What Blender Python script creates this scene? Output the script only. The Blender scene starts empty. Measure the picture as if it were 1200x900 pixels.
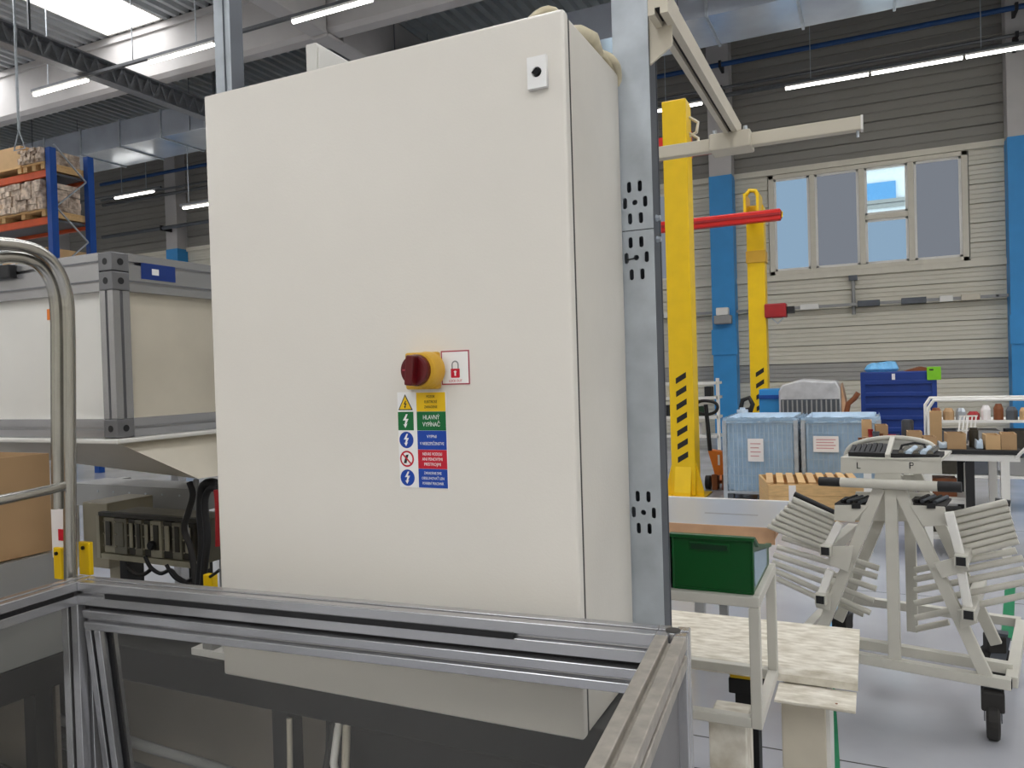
import bpy, bmesh, math, random
from mathutils import Vector, Matrix, Euler
random.seed(7)
SC = bpy.context.scene
COL = SC.collection

# ------------------------------------------------------------------ camera
CAM_H, FPX = 1.6, 900.0
cam_d = bpy.data.cameras.new('camera')
cam_d.sensor_width = 36.0
cam_d.lens = 36.0 * FPX / 1200.0
cam_d.clip_start = 0.02
cam_d.clip_end = 300
cam = bpy.data.objects.new('camera', cam_d)
COL.objects.link(cam)
ROT = (Matrix.Rotation(math.radians(25.1), 3, 'Z') @ Matrix.Rotation(math.radians(90 - 0.76), 3, 'X')
       @ Matrix.Rotation(math.radians(-1.72), 3, 'Z'))
CPOS = Vector((0, 0, CAM_H))
cam.matrix_world = Matrix.Translation(CPOS) @ ROT.to_4x4()
SC.camera = cam

# ------------------------------------------------------------------ world, exposure
W = bpy.data.worlds.new('sky')
SC.world = W
W.use_nodes = True
bgn = W.node_tree.nodes['Background']
bgn.inputs[0].default_value = (0.80, 0.90, 1.0, 1)
bgn.inputs[1].default_value = 3.5
SC.view_settings.view_transform = 'Standard'
SC.view_settings.look = 'None'
SC.view_settings.gamma = 1
SC.view_settings.exposure = -0.28
SKY_E, STRIP_E = 11.0, 14.0          # daylight through the roof lights, strip lamps

# ------------------------------------------------------------------ helpers
def ray(x, y):
    return ROT @ Vector(((x - 600) / FPX, -(y - 450) / FPX, -1.0))
def on(ax, v, x, y):                 # photograph pixel -> point on the world plane axis = v
    d = ray(x, y)
    return CPOS + d * ((v - CPOS[ax]) / d[ax])
def onx(v, x, y): return on(0, v, x, y)
def ony(v, x, y): return on(1, v, x, y)
def onz(v, x, y): return on(2, v, x, y)

def lin(c):
    return tuple(((v / 255) / 12.92 if v / 255 <= 0.04045 else ((v / 255 + 0.055) / 1.055) ** 2.4) for v in c)

MATS = {}
def mat(name, rgb, rough=0.5, metal=0.0, var=0.08, scale=6.0, bump=0.0, bscale=60.0, spec=0.5, stretch=None, rvar=0.0, rgb2=None):
    m = bpy.data.materials.new(name)
    m.use_nodes = True
    nt = m.node_tree
    b = nt.nodes['Principled BSDF']
    b.inputs['Roughness'].default_value = rough
    b.inputs['Metallic'].default_value = metal
    b.inputs['Specular IOR Level'].default_value = spec
    c = lin(rgb)
    tc = nt.nodes.new('ShaderNodeTexCoord')
    mp = nt.nodes.new('ShaderNodeMapping')
    nt.links.new(tc.outputs['Object'], mp.inputs[0])
    if stretch: mp.inputs['Scale'].default_value = stretch
    nz = nt.nodes.new('ShaderNodeTexNoise')
    nz.inputs['Scale'].default_value = scale
    nz.inputs['Detail'].default_value = 5
    nt.links.new(mp.outputs[0], nz.inputs['Vector'])
    rp = nt.nodes.new('ShaderNodeValToRGB')
    lo = tuple(max(0, v * (1 - var)) for v in c) if rgb2 is None else lin(rgb2)
    hi = tuple(min(1, v * (1 + var)) for v in c)
    rp.color_ramp.elements[0].position = 0.3
    rp.color_ramp.elements[1].position = 0.7
    rp.color_ramp.elements[0].color = lo + (1,)
    rp.color_ramp.elements[1].color = hi + (1,)
    nt.links.new(nz.outputs['Fac'], rp.inputs[0])
    nt.links.new(rp.outputs[0], b.inputs['Base Color'])
    if rvar:
        mr = nt.nodes.new('ShaderNodeMapRange')
        mr.inputs['To Min'].default_value = max(0.02, rough - rvar)
        mr.inputs['To Max'].default_value = min(1, rough + rvar)
        nt.links.new(nz.outputs['Fac'], mr.inputs['Value'])
        nt.links.new(mr.outputs[0], b.inputs['Roughness'])
    if bump:
        n2 = nt.nodes.new('ShaderNodeTexNoise')
        n2.inputs['Scale'].default_value = bscale
        n2.inputs['Detail'].default_value = 3
        nt.links.new(mp.outputs[0], n2.inputs['Vector'])
        bp = nt.nodes.new('ShaderNodeBump')
        bp.inputs['Strength'].default_value = bump
        bp.inputs['Distance'].default_value = 0.002
        nt.links.new(n2.outputs['Fac'], bp.inputs['Height'])
        nt.links.new(bp.outputs[0], b.inputs['Normal'])
    MATS[name] = m
    return m
def emit(name, rgb, e):
    m = bpy.data.materials.new(name)
    m.use_nodes = True
    nt = m.node_tree
    nt.nodes.clear()
    o = nt.nodes.new('ShaderNodeOutputMaterial')
    em = nt.nodes.new('ShaderNodeEmission')
    em.inputs[0].default_value = lin(rgb) + (1,)
    em.inputs[1].default_value = e
    nt.links.new(em.outputs[0], o.inputs[0])
    MATS[name] = m
    return m
def clear(name, tint, keep=0.8, rough=0.1, haze=(120, 118, 112)):
    """clear sheet: straight transparency, a little haze and a gloss"""
    m = bpy.data.materials.new(name)
    m.use_nodes = True
    nt = m.node_tree
    nt.nodes.clear()
    o = nt.nodes.new('ShaderNodeOutputMaterial')
    t = nt.nodes.new('ShaderNodeBsdfTransparent')
    t.inputs[0].default_value = lin(tint) + (1,)
    p = nt.nodes.new('ShaderNodeBsdfPrincipled')
    p.inputs['Base Color'].default_value = lin(haze) + (1,)
    p.inputs['Roughness'].default_value = rough
    mx = nt.nodes.new('ShaderNodeMixShader')
    mx.inputs[0].default_value = keep
    nt.links.new(p.outputs[0], mx.inputs[1])
    nt.links.new(t.outputs[0], mx.inputs[2])
    nt.links.new(mx.outputs[0], o.inputs[0])
    MATS[name] = m
    return m

LOCAL = {}                            # object name -> inverse world matrix of its thing
class MB:
    def __init__(s): s.v = []; s.f = []; s.sm = []
    def add(s, vs, fs, smooth=False):
        o = len(s.v)
        s.v += [Vector(p) for p in vs]
        s.f += [tuple(i + o for i in f) for f in fs]
        s.sm += [smooth] * len(fs)
        return s
    def box(s, x0, x1, y0, y1, z0, z1):
        return s.add([(x0, y0, z0), (x1, y0, z0), (x1, y1, z0), (x0, y1, z0), (x0, y0, z1), (x1, y0, z1), (x1, y1, z1), (x0, y1, z1)],
                     [(3, 2, 1, 0), (4, 5, 6, 7), (0, 1, 5, 4), (1, 2, 6, 5), (2, 3, 7, 6), (3, 0, 4, 7)])
    def bar(s, a, b, w, h=None, up=(0, 0, 1)):
        h = w if h is None else h
        a = Vector(a); b = Vector(b); d = (b - a).normalized(); up = Vector(up)
        if abs(d.dot(up)) > 0.98: up = Vector((0, 1, 0))
        r = d.cross(up).normalized() * (w / 2); u = r.cross(d).normalized() * (h / 2)
        q = [a - r - u, a + r - u, a + r + u, a - r + u, b - r - u, b + r - u, b + r + u, b - r + u]
        return s.add(q, [(0, 3, 2, 1)[::-1], (4, 5, 6, 7)[::-1], (0, 1, 5, 4)[::-1], (1, 2, 6, 5)[::-1], (2, 3, 7, 6)[::-1], (3, 0, 4, 7)[::-1]])
    def extrude(s, poly, a, b, ex, ey):
        """2D polygon (list of (u,v)) swept from a to b; u along ex, v along ey"""
        a = Vector(a); b = Vector(b); ex = Vector(ex); ey = Vector(ey); n = len(poly)
        vs = [a + ex * u + ey * v for u, v in poly] + [b + ex * u + ey * v for u, v in poly]
        fs = [(i, (i + 1) % n, n + (i + 1) % n, n + i) for i in range(n)]
        return s.add(vs, fs + [tuple(range(n))[::-1], tuple(range(n, 2 * n))])
    def tube(s, pts, r, n=10, cap=True, taper=None):
        pts = [Vector(p) for p in pts]; m = len(pts); vs = []; fs = []
        t0 = (pts[1] - pts[0]).normalized()
        ref = Vector((0, 0, 1)) if abs(t0.z) < 0.9 else Vector((1, 0, 0))
        nrm = t0.cross(ref).normalized()
        for i, p in enumerate(pts):
            t = ((pts[min(i + 1, m - 1)] - p).normalized() + (p - pts[max(i - 1, 0)]).normalized()).normalized()
            nrm = (nrm - t * nrm.dot(t)).normalized(); bn = t.cross(nrm)
            rr = r if taper is None else r * taper[i]
            vs += [p + (nrm * math.cos(2 * math.pi * k / n) + bn * math.sin(2 * math.pi * k / n)) * rr for k in range(n)]
        for i in range(m - 1):
            fs += [(i * n + k, i * n + (k + 1) % n, (i + 1) * n + (k + 1) % n, (i + 1) * n + k) for k in range(n)]
        s.add(vs, fs, True)
        if cap: s.add(vs[:n], [tuple(range(n))[::-1]]); s.add(vs[-n:], [tuple(range(n))])
        return s
    def lathe(s, c, axis, prof, n=24):
        """prof: list of (radius, distance along axis)"""
        c = Vector(c); ax = Vector(axis).normalized()
        ref = Vector((0, 0, 1)) if abs(ax.z) < 0.9 else Vector((1, 0, 0))
        e1 = ax.cross(ref).normalized(); e2 = ax.cross(e1); vs = []; fs = []
        for r, d in prof:
            vs += [c + ax * d + (e1 * math.cos(2 * math.pi * k / n) + e2 * math.sin(2 * math.pi * k / n)) * max(r, 1e-5) for k in range(n)]
        for i in range(len(prof) - 1):
            fs += [(i * n + k, i * n + (k + 1) % n, (i + 1) * n + (k + 1) % n, (i + 1) * n + k) for k in range(n)]
        s.add(vs, fs, False)
        return s.add(vs[:n], [tuple(range(n))[::-1]]).add(vs[-n:], [tuple(range(n))])
    def mesh(s, name, m, inv=None):
        me = bpy.data.meshes.new(name)
        me.from_pydata([(inv @ p) if inv else p for p in s.v], [], s.f)
        me.polygons.foreach_set('use_smooth', s.sm)
        if m: me.materials.append(MATS[m] if isinstance(m, str) else m)
        bm = bmesh.new(); bm.from_mesh(me)
        bmesh.ops.recalc_face_normals(bm, faces=bm.faces[:]); bm.to_mesh(me); bm.free()
        return me
    def build(s, name, m, parent=None, bevel=0, local=False, label=None, kind=None, seg=2):
        inv = None
        if parent is not None and not local: inv = LOCAL[parent.name]
        o = bpy.data.objects.new(name, s.mesh(name, m, inv))
        COL.objects.link(o)
        if parent is not None:
            o.parent = parent
            LOCAL[o.name] = LOCAL[parent.name]
        else:
            LOCAL[o.name] = Matrix.Identity(4)
        if bevel:
            bv = o.modifiers.new('bevel', 'BEVEL'); bv.width = bevel; bv.segments = seg; bv.limit_method = 'ANGLE'
        if label: o['label'] = label
        if kind: o['kind'] = kind
        return o
def thing(name, label, cat, loc=(0, 0, 0), rz=0.0, group=None):
    o = bpy.data.objects.new(name, None)
    COL.objects.link(o)
    o.location = loc; o.rotation_euler = (0, 0, rz); o.empty_display_size = 0.1
    o['label'] = label; o['category'] = cat
    if group: o['group'] = group
    LOCAL[o.name] = (Matrix.Translation(Vector(loc)) @ Matrix.Rotation(rz, 4, 'Z')).inverted()
    return o
def tag(o, label, cat, group=None):
    o['label'] = label; o['category'] = cat
    if group: o['group'] = group
    return o
def struct(o):
    o['kind'] = 'structure'
    return o
def copy_tree(o, parent=None):
    c = o.copy(); COL.objects.link(c)
    if parent is not None: c.parent = parent
    for ch in list(o.children): copy_tree(ch, c)
    return c
def text(txt, name, m, parent, pos, size, w=None, normal='-Y'):
    """raised lettering, facing -Y, centred at pos; w squeezes it to that width"""
    cu = bpy.data.curves.new(name, 'FONT')
    cu.body = txt; cu.size = size; cu.align_x = 'CENTER'; cu.align_y = 'CENTER'; cu.extrude = 0.0001
    cu.resolution_u = 3
    cu.materials.append(MATS[m])
    o = bpy.data.objects.new(name, cu); COL.objects.link(o)
    bpy.context.view_layer.update()
    sx = 1.0
    if w and o.dimensions.x > 1e-6: sx = w / o.dimensions.x
    mw = Matrix.Translation(Vector(pos)) @ Matrix.Rotation(math.pi / 2, 4, 'X') @ Matrix.Diagonal((sx, 1, 1, 1))
    bpy.context.view_layer.update()
    me = bpy.data.meshes.new_from_object(o.evaluated_get(bpy.context.evaluated_depsgraph_get()))
    me.transform(LOCAL[parent.name] @ mw)
    bpy.data.objects.remove(o); bpy.data.curves.remove(cu)
    o = bpy.data.objects.new(name, me); COL.objects.link(o)
    o.parent = parent
    return o
def profile_poly(s=0.045, slot=0.008, dep=0.011):
    h = s / 2; a = slot / 2; d = h - dep
    return [(-h, -h), (-a, -h), (-a, -d), (a, -d), (a, -h), (h, -h), (h, -a), (d, -a), (d, a), (h, a), (h, h), (a, h), (a, d), (-a, d), (-a, h), (-h, h), (-h, a), (-d, a), (-d, -a), (-h, -a)]
def profile(mb, a, b, s=0.045, up=(0, 0, 1), dep=0.011, slot=0.008):
    a = Vector(a); b = Vector(b); d = (b - a).normalized(); up = Vector(up)
    if abs(d.dot(up)) > 0.98: up = Vector((0, 1, 0))
    r = d.cross(up).normalized(); u = r.cross(d).normalized()
    return mb.extrude(profile_poly(s, slot, dep), a, b, r, u)
def holes(name, m, parent, outline, cut, thick, loc, ex, ey, label=None):
    """flat plate with cut-outs: closed 2D loops filled, given thickness, at loc in the plane ex, ey"""
    cu = bpy.data.curves.new(name, 'CURVE'); cu.dimensions = '2D'; cu.fill_mode = 'BOTH'; cu.extrude = thick / 2
    for lp in [outline] + cut:
        sp = cu.splines.new('POLY'); sp.points.add(len(lp) - 1); sp.use_cyclic_u = True
        for p, q in zip(sp.points, lp): p.co = (q[0], q[1], 0, 1)
    t = bpy.data.objects.new(name, cu); COL.objects.link(t)
    dg = bpy.context.evaluated_depsgraph_get()
    me = bpy.data.meshes.new_from_object(t.evaluated_get(dg))
    bpy.data.objects.remove(t)
    ex = Vector(ex); ey = Vector(ey); ez = ex.cross(ey); L = Vector(loc)
    inv = LOCAL[parent.name]
    for v in me.vertices: v.co = inv @ (L + ex * v.co.x + ey * v.co.y + ez * v.co.z)
    me.materials.clear(); me.materials.append(MATS[m])
    o = bpy.data.objects.new(name, me); COL.objects.link(o); o.parent = parent
    LOCAL[o.name] = inv
    if label: o['label'] = label
    return o
def slot_loop(cx, cy, w, h, n=6):
    r = w / 2; p = []
    for k in range(n + 1): a = math.pi * k / n; p.append((cx + r * math.cos(a), cy + h / 2 - r + r * math.sin(a)))
    for k in range(n + 1): a = math.pi + math.pi * k / n; p.append((cx + r * math.cos(a), cy - h / 2 + r + r * math.sin(a)))
    return p
def ring(cx, cy, r, n=14):
    return [(cx + r * math.cos(2 * math.pi * k / n), cy + r * math.sin(2 * math.pi * k / n)) for k in range(n)]
def smooth(pts, k=5):
    P_ = [Vector(p) for p in pts]; out = []
    for i in range(len(P_) - 1):
        a = P_[max(i - 1, 0)]; b = P_[i]; c = P_[i + 1]; d = P_[min(i + 2, len(P_) - 1)]
        for j in range(k):
            t = j / k
            out.append(0.5 * ((2 * b) + (c - a) * t + (2 * a - 5 * b + 4 * c - d) * t * t + (3 * b - a - 3 * c + d) * t ** 3))
    return out + [P_[-1]]
def arc(c, r, a0, a1, n=8):
    return [(c[0] + r * math.cos(a0 + (a1 - a0) * k / n), c[1] + r * math.sin(a0 + (a1 - a0) * k / n)) for k in range(n + 1)]

# ------------------------------------------------------------------ materials
mat('floor', (170, 171, 176), 0.2, 0, 0.12, 1.2, 0.05, 30, rvar=0.10)
mat('concrete', (186, 183, 181), 0.8, 0, 0.05, 2)
mat('deck', (170, 174, 175), 0.55, 0.1, 0.06, 3)
mat('roof', (90, 90, 90), 0.9)
mat('clad_light', (212, 207, 192), 0.55, 0, 0.03, 1.5)
mat('clad_grey', (137, 134, 128), 0.6, 0, 0.04, 1.5)
mat('clad_band', (163, 161, 156), 0.55, 0, 0.04, 1.5)
mat('cream_rail', (214, 208, 192), 0.5, 0, 0.03)
mat('blue_paint', (50, 142, 206), 0.45, 0, 0.05, 3)
mat('lattice_grey', (132, 134, 138), 0.5, 0.3, 0.1, 20)
mat('steel_dark', (98, 100, 103), 0.5, 0.5, 0.15, 30)
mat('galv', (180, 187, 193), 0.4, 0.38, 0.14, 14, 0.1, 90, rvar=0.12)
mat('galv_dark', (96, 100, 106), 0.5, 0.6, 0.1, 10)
mat('duct', (216, 224, 236), 0.2, 0.5, 0.10, 1.5, 0.15, 3, rvar=0.1)
mat('alu', (188, 188, 190), 0.26, 0.75, 0.03, 3)
mat('alu_worn', (176, 170, 160), 0.5, 0.55, 0.16, 45, 0.08, 120)
mat('alu_dark', (124, 124, 126), 0.45, 0.5, 0.08, 8)
mat('stainless', (176, 174, 168), 0.24, 0.95, 0.06, 12, rvar=0.06)
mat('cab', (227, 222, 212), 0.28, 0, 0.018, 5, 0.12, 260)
mat('cab_side_shaded', (214, 209, 198), 0.34, 0, 0.05, 5, 0.25, 220)  # cabinet paint made darker for the shaded side; variation for smudges
mat('gasket', (62, 60, 56), 0.8)
mat('white', (230, 228, 222), 0.45, 0, 0.03)
mat('white_plate', (222, 220, 213), 0.4, 0, 0.03)
mat('white_dirty', (228, 223, 210), 0.5, 0, 0.05, 16, rgb2=(186, 177, 157), stretch=(1, 2.5, 1))
mat('trolley_paint', (198, 195, 184), 0.45, 0, 0.05, 8)
mat('beige', (204, 196, 178), 0.45, 0, 0.05, 8)
mat('black', (22, 22, 24), 0.55)
mat('black_gloss', (14, 14, 16), 0.25)
mat('rubber', (42, 40, 38), 0.8)
mat('dark_machine', (26, 27, 29), 0.42, 0.2, 0.2, 5)
mat('yellow', (238, 196, 8), 0.4, 0, 0.04)
mat('yellow_switch', (214, 166, 50), 0.45, 0, 0.04)
mat('red_knob', (92, 8, 16), 0.3, 0, 0.08, 20)
mat('red', (214, 32, 26), 0.4, 0, 0.05)
mat('red_dark', (160, 24, 30), 0.45)
mat('s_yellow', (240, 196, 0), 0.5, 0, 0.01)
mat('s_green', (0, 106, 50), 0.5, 0, 0.01)
mat('s_blue', (10, 66, 162), 0.5, 0, 0.01)
mat('s_red', (196, 16, 44), 0.5, 0, 0.01)
mat('s_white', (240, 239, 236), 0.5, 0, 0.01)
mat('s_border', (170, 60, 76), 0.5, 0, 0.01)
mat('grey_ink', (140, 140, 140), 0.5, 0, 0.01)
mat('green_crate', (0, 76, 28), 0.35, 0, 0.06, 9)
mat('green_dark', (4, 44, 22), 0.4)
mat('tape_green', (0, 116, 74), 0.5, 0, 0.08, 30)
mat('tape_blue', (120, 176, 216), 0.5)
mat('carton', (178, 145, 106), 0.75, 0, 0.06, 6)
mat('carton_light', (204, 168, 122), 0.75, 0, 0.06, 6)
mat('wood', (214, 176, 122), 0.65, 0, 0.14, 9, stretch=(1, 6, 6))
mat('wood_edge', (202, 160, 124), 0.55, 0, 0.1, 9)
mat('table_grey', (160, 164, 170), 0.28, 0, 0.05, 2)
mat('film_blue', (204, 222, 238), 0.3, 0, 0.10, 9, 0.5, 14)
mat('foil', (206, 206, 208), 0.3, 0.4, 0.14, 7, 0.7, 10)
mat('foil_brown', (214, 196, 176), 0.4, 0.1, 0.30, 9, 0.7, 12, rgb2=(118, 96, 80))
mat('rack_blue', (10, 70, 150), 0.45, 0, 0.05)
mat('rack_orange', (206, 84, 34), 0.5, 0, 0.08)
mat('pipe_blue', (16, 62, 112), 0.5)
mat('side_sheet', (116, 114, 114), 0.5)
mat('back_cover', (158, 148, 134), 0.6, 0, 0.08, 4)
mat('box_blue', (14, 52, 128), 0.4, 0, 0.05)
mat('lime', (124, 196, 30), 0.5)
mat('bag_blue', (110, 178, 224), 0.4, 0, 0.15, 12, 0.5, 14)
mat('orange', (222, 120, 30), 0.45, 0, 0.08)
mat('brown_metal', (128, 72, 36), 0.5, 0, 0.1)
mat('machine_grey', (150, 150, 148), 0.45, 0, 0.05)
mat('olive', (150, 142, 120), 0.5, 0, 0.08, 8)
mat('old_unit', (122, 118, 102), 0.5, 0.1, 0.14, 20)
mat('unit_light', (168, 162, 140), 0.5, 0, 0.1, 20)
mat('unit_dark', (56, 52, 42), 0.5, 0.1, 0.2, 30)
mat('rope', (206, 196, 168), 0.8, 0, 0.1, 40)
mat('paper', (232, 228, 226), 0.7, 0, 0.02)
mat('ink_red', (206, 156, 158), 0.7, 0, 0.02)
emit('pane_grey_glow', (134, 140, 150), 0.95)  # daylight through the grey blinds, given as the pane's own glow
mat('outside', (225, 228, 232), 0.8)
mat('outside_blue', (90, 150, 200), 0.6)
mat('inside_panel', (206, 204, 200), 0.5)
emit('skylight', (249, 249, 250), SKY_E)
emit('lamp', (255, 252, 244), STRIP_E)
emit('pane_day_glow', (172, 206, 236), 0.75)  # translucent pane lit from outside, its daylight set as emission
clear('glass', (232, 238, 236), 0.9, 0.03)
clear('polycarbonate', (250, 250, 249), 0.92, 0.12, (180, 178, 174))  # haze colour also carries the veil of reflected light on the panes
mat('wire', (214, 220, 226), 0.4, 0.1)
clear('film_thin', (232, 241, 247), 0.84, 0.2, (196, 216, 232))
clear('film', (210, 228, 240), 0.35, 0.25, (186, 208, 226))

# ================================================================== SETTING
X0, X1, Y0, YW, ZC = -33.0, 23.0, -22.0, 19.0, 9.4
struct(MB().box(X0, X1, Y0, YW + .3, -0.2, 0).build('floor', 'floor'))
for a, b, w in (((-.16, 3.0), (-.235, 4.2), .06), ((.665, 5.12), (.86, 6.4), .06), ((-.17, 5.0), (-.20, 5.6), .05), ((.45, 2.2), (.72, 5.3), .0)):
    if w:
        o = MB().bar((a[0], a[1], .0015), (b[0], b[1], .0015), w, .003).build('floor_tape', 'tape_green'); struct(o)
struct(MB().bar((-.24, 5.0, .0015), (-.27, 5.6, .0015), .07, .003).build('floor_tape', 'tape_blue'))
for yy in (3.33, 5.9, 8.4):
    struct(MB().box(-6, 6, yy, yy + .008, 0.0, .0006).build('floor_joint', 'gasket'))

# back wall: cladding cassettes on a backing wall, blue-painted columns, two strip windows
wb = struct(MB().box(X0, X1, YW + .12, YW + .3, 0, 3.72).box(X0, -8.25, YW + .12, YW + .3, 3.72, 6.02).box(-4.05, -2.08, YW + .12, YW + .3, 3.72, 6.02)
            .box(1.92, X1, YW + .12, YW + .3, 3.72, 6.02).box(X0, X1, YW + .12, YW + .3, 6.02, ZC + .3).build('wall_back', 'clad_grey'))
def cassette(x0, x1, z0, z1, m, ribs=3):
    mb = MB(); p = []
    h = (z1 - z0 - .012) / ribs
    for k in range(ribs):
        z = z0 + k * h
        p += [(0, z), (0, z + h * .78), (.018, z + h * .84), (.018, z + h * .96)]
    p += [(0, z1 - .012), (.09, z1 - .012), (.09, z0)]
    mb.extrude(p, (x0, YW, 0), (x1, YW, 0), (0, 1, 0), (0, 0, 1))
    return mb
COLX = [-3.13 + 6.0 * k for k in range(-4, 4)]
CW = 0.26
edges = [X0] + COLX + [X1]
PROTO = {}
for i in range(len(edges) - 1):
    xa = edges[i] + (CW if i else 0); xb = edges[i + 1] - (CW if i < len(edges) - 2 else 0)
    z = 0.0
    for n in range(23):
        z1 = z + .41
        segs = [(xa, xb)]
        if 3.6 < z < 6.0:
            for wl, wr in ((-2.12, 1.96), (-8.12, -4.04)):
                if xa < wl < xb: segs = [(xa, wl), (wr, xb)]
        for a, b in segs:
            m = 'clad_band' if abs(z - 1.23) < .03 else ('clad_light' if z < 6.0 else 'clad_grey')
            key = (round(b - a, 3), m)
            if key not in PROTO:
                PROTO[key] = cassette(0, b - a, 0, .41, m, 4 if m != 'clad_grey' else 2).mesh('cladding_panel', m)
            o = bpy.data.objects.new('cladding_panel', PROTO[key]); COL.objects.link(o)
            o.parent = wb; o.location = (a, 0, z)
        z = z1
for zz, m in ((6.06, 'cream_rail'), (3.58, 'cream_rail')):
    struct(MB().box(X0, X1, YW - .06, YW - .002, zz, zz + .13).build('trim_1' if zz > 5 else 'trim_2', m))
for k, cx in enumerate(COLX):
    c = struct(MB().box(cx - CW, cx + CW, YW - .42, YW + .1, 0, ZC).build('column', 'concrete', bevel=.015))
    MB().box(cx - CW - .006, cx + CW + .006, YW - .428, YW - .001, 0, 6.12).build('paint_jacket', 'blue_paint', c)
    MB().box(cx - CW - .03, cx + CW + .03, YW - .46, YW - .43, 1.9, 2.5).build('corbel_plate', 'blue_paint', c)
struct(MB().box(X0 - .2, X0, Y0, YW + .3, 0, ZC + .3).build('wall_left', 'clad_grey'))
struct(MB().box(X1, X1 + .2, Y0, YW + .3, 0, ZC + .3).build('wall_right', 'clad_light'))
struct(MB().box(X0, X1, Y0 - .2, Y0, 0, ZC + .3).build('wall_front', 'clad_light'))

def window(dx, idx):
    w = struct(MB().build('window_%d' % idx, None))
    f = MB()
    xl, xr, zb, zt = -2.10 + dx, 1.94 + dx, 3.71, 6.05
    ya, yb = YW - .05, YW + .10
    f.box(xl, xr, ya, yb, zt - .1, zt).box(xl, xr, ya, yb, zb, zb + .1).box(xl, xl + .12, ya, yb, zb, zt).box(xr - .12, xr, ya, yb, zb, zt)
    f.build('window_frame', 'cream_rail', w, bevel=.01)
    for x in (-1.15, -.115, .86):
        MB().box(x - .06 + dx, x + .06 + dx, ya, yb, zb + .1, zt - .1).build('mullion', 'cream_rail', w, bevel=.01)
    MB().box(-.055 + dx, .8 + dx, ya, yb, 4.79, 4.9).build('transom_bar', 'cream_rail', w, bevel=.01)
    for a, b, z0, z1, m in ((-1.98, -1.21, zb + .1, zt - .1, 'pane_day_glow'), (-1.09, -.175, zb + .1, zt - .1, 'pane_grey_glow'), (-.055, .80, 4.9, zt - .1, 'glass'),
                            (-.055, .80, zb + .1, 4.79, 'pane_day_glow'), (.92, 1.82, zb + .1, zt - .1, 'pane_grey_glow')):
        s = MB(); t = .05
        for q in ((a, b, z1 - t, z1), (a, b, z0, z0 + t), (a, a + t, z0, z1), (b - t, b, z0, z1)):
            s.box(q[0] + dx, q[1] + dx, YW - .02, YW + .06, q[2], q[3])
        s.build('sash', 'white', w)
        MB().box(a + t + dx, b - t + dx, YW + .02, YW + .03, z0 + t, z1 - t).build('pane', m, w)
    return w
window(0, 1); window(-6, 2)
# what the clear sash looks out on
ob = thing('outside_building', 'pale building seen outside through the clear window sash', 'building', (4, 60, 0))
MB().box(-14, 14, 60, 66, 0, 20.0).build('facade', 'outside', ob)
MB().box(-5, 1.8, 59.8, 59.99, 13.0, 14.2).build('blue_window_band', 'outside_blue', ob)
for zz in (12.4, 12.75, 15.2): MB().box(-14, 14, 59.8, 59.99, zz, zz + .25).build('ledge', 'machine_grey', ob)

# roof: slab, deck sheets, roof lights, beams
ce = struct(MB().box(X0, X1, 11.9, YW + .3, ZC + .2, ZC + .4).box(X0, X1, Y0, 11.9, ZC + .34, ZC + .5).build('ceiling', 'roof'))
P = 0.28
def deck_mesh(n, y0, y1):
    mb = MB(); pts = []
    for k in range(n):
        b = k * P
        pts += [(b, 0), (b + .10, 0), (b + .14, .09), (b + .24, .09)]
    pts.append((n * P, 0))
    vs = [(x, y0, z) for x, z in pts] + [(x, y1, z) for x, z in pts]
    q = len(pts)
    mb.add(vs, [(i, i + 1, q + i + 1, q + i) for i in range(q - 1)])
    return mb.mesh('deck_sheet', 'deck')
dm = {}
def deck(x, n, y0, y1):
    key = (n, y0, y1)
    if key not in dm: dm[key] = deck_mesh(*key)
    o = bpy.data.objects.new('deck_sheet', dm[key]); COL.objects.link(o); o.parent = ce; o.location = (x, 0, ZC)
LIGHTS_Y = [(4.6, 11.86), (-9.0, -2.0), (-20, -13)]
for k in range(-4, 7):
    x = -15.24 + 5.6 * k
    for q in (0, 1): deck(x + 6 * P + q * 7 * P, 7, Y0, 11.98); deck(x + 6 * P + q * 7 * P, 7, 12.42, YW)
    deck(x, 6, 12.42, YW)
    ys = [Y0] + [v for ab in sorted(LIGHTS_Y) for v in ab] + [11.98]
    if k == 1 or x < X0 or x > X1 - 1.6:
        deck(x, 6, Y0, 11.98); continue
    for j in range(0, len(ys), 2): deck(x, 6, ys[j], ys[j + 1])
    for a, b in LIGHTS_Y:
        s = struct(MB().box(x + .02, x + 6 * P - .02, a + .02, b - .02, ZC + .10, ZC + .13).build('skylight', 'skylight'))
        c = MB().box(x - .03, x + .02, a, b, ZC - .01, ZC + .30).box(x + 6 * P - .02, x + 6 * P + .03, a, b, ZC - .01, ZC + .30)
        c.box(x, x + 6 * P, a - .03, a + .02, ZC - .01, ZC + .30).box(x, x + 6 * P, b - .02, b + .03, ZC - .01, ZC + .30)
        c.build('curb', 'white', s)
for yy in (12.0, -0.2, -12.2):
    struct(MB().extrude([(0, .08), (.08, 0), (.32, 0), (.40, .08), (.40, 1.0), (.46, 1.0), (.46, 1.15), (-.06, 1.15), (-.06, 1.0), (0, 1.0)],
                        (X0, yy, 8.25), (X1, yy, 8.25), (0, 1, 0), (0, 0, 1)).build('concrete_beam', 'concrete'))
struct(MB().box(-9.66, -9.26, 12.46, YW, 8.2, 9.39).box(-9.66, -9.26, .3, 11.94, 8.2, 9.39).box(-9.66, -9.26, 11.94, 12.46, 8.16, 8.245).build('concrete_girder', 'concrete', bevel=.03))
g = thing('steel_girder', 'dark grey steel lattice girder below the white beam at upper left', 'girder', (-13.6, 12, 7.6))
MB().box(-13.72, -13.48, -4, 13.5, 7.6, 7.63).box(-13.72, -13.48, -4, 13.5, 7.97, 8.0).build('flange', 'lattice_grey', g)
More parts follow.
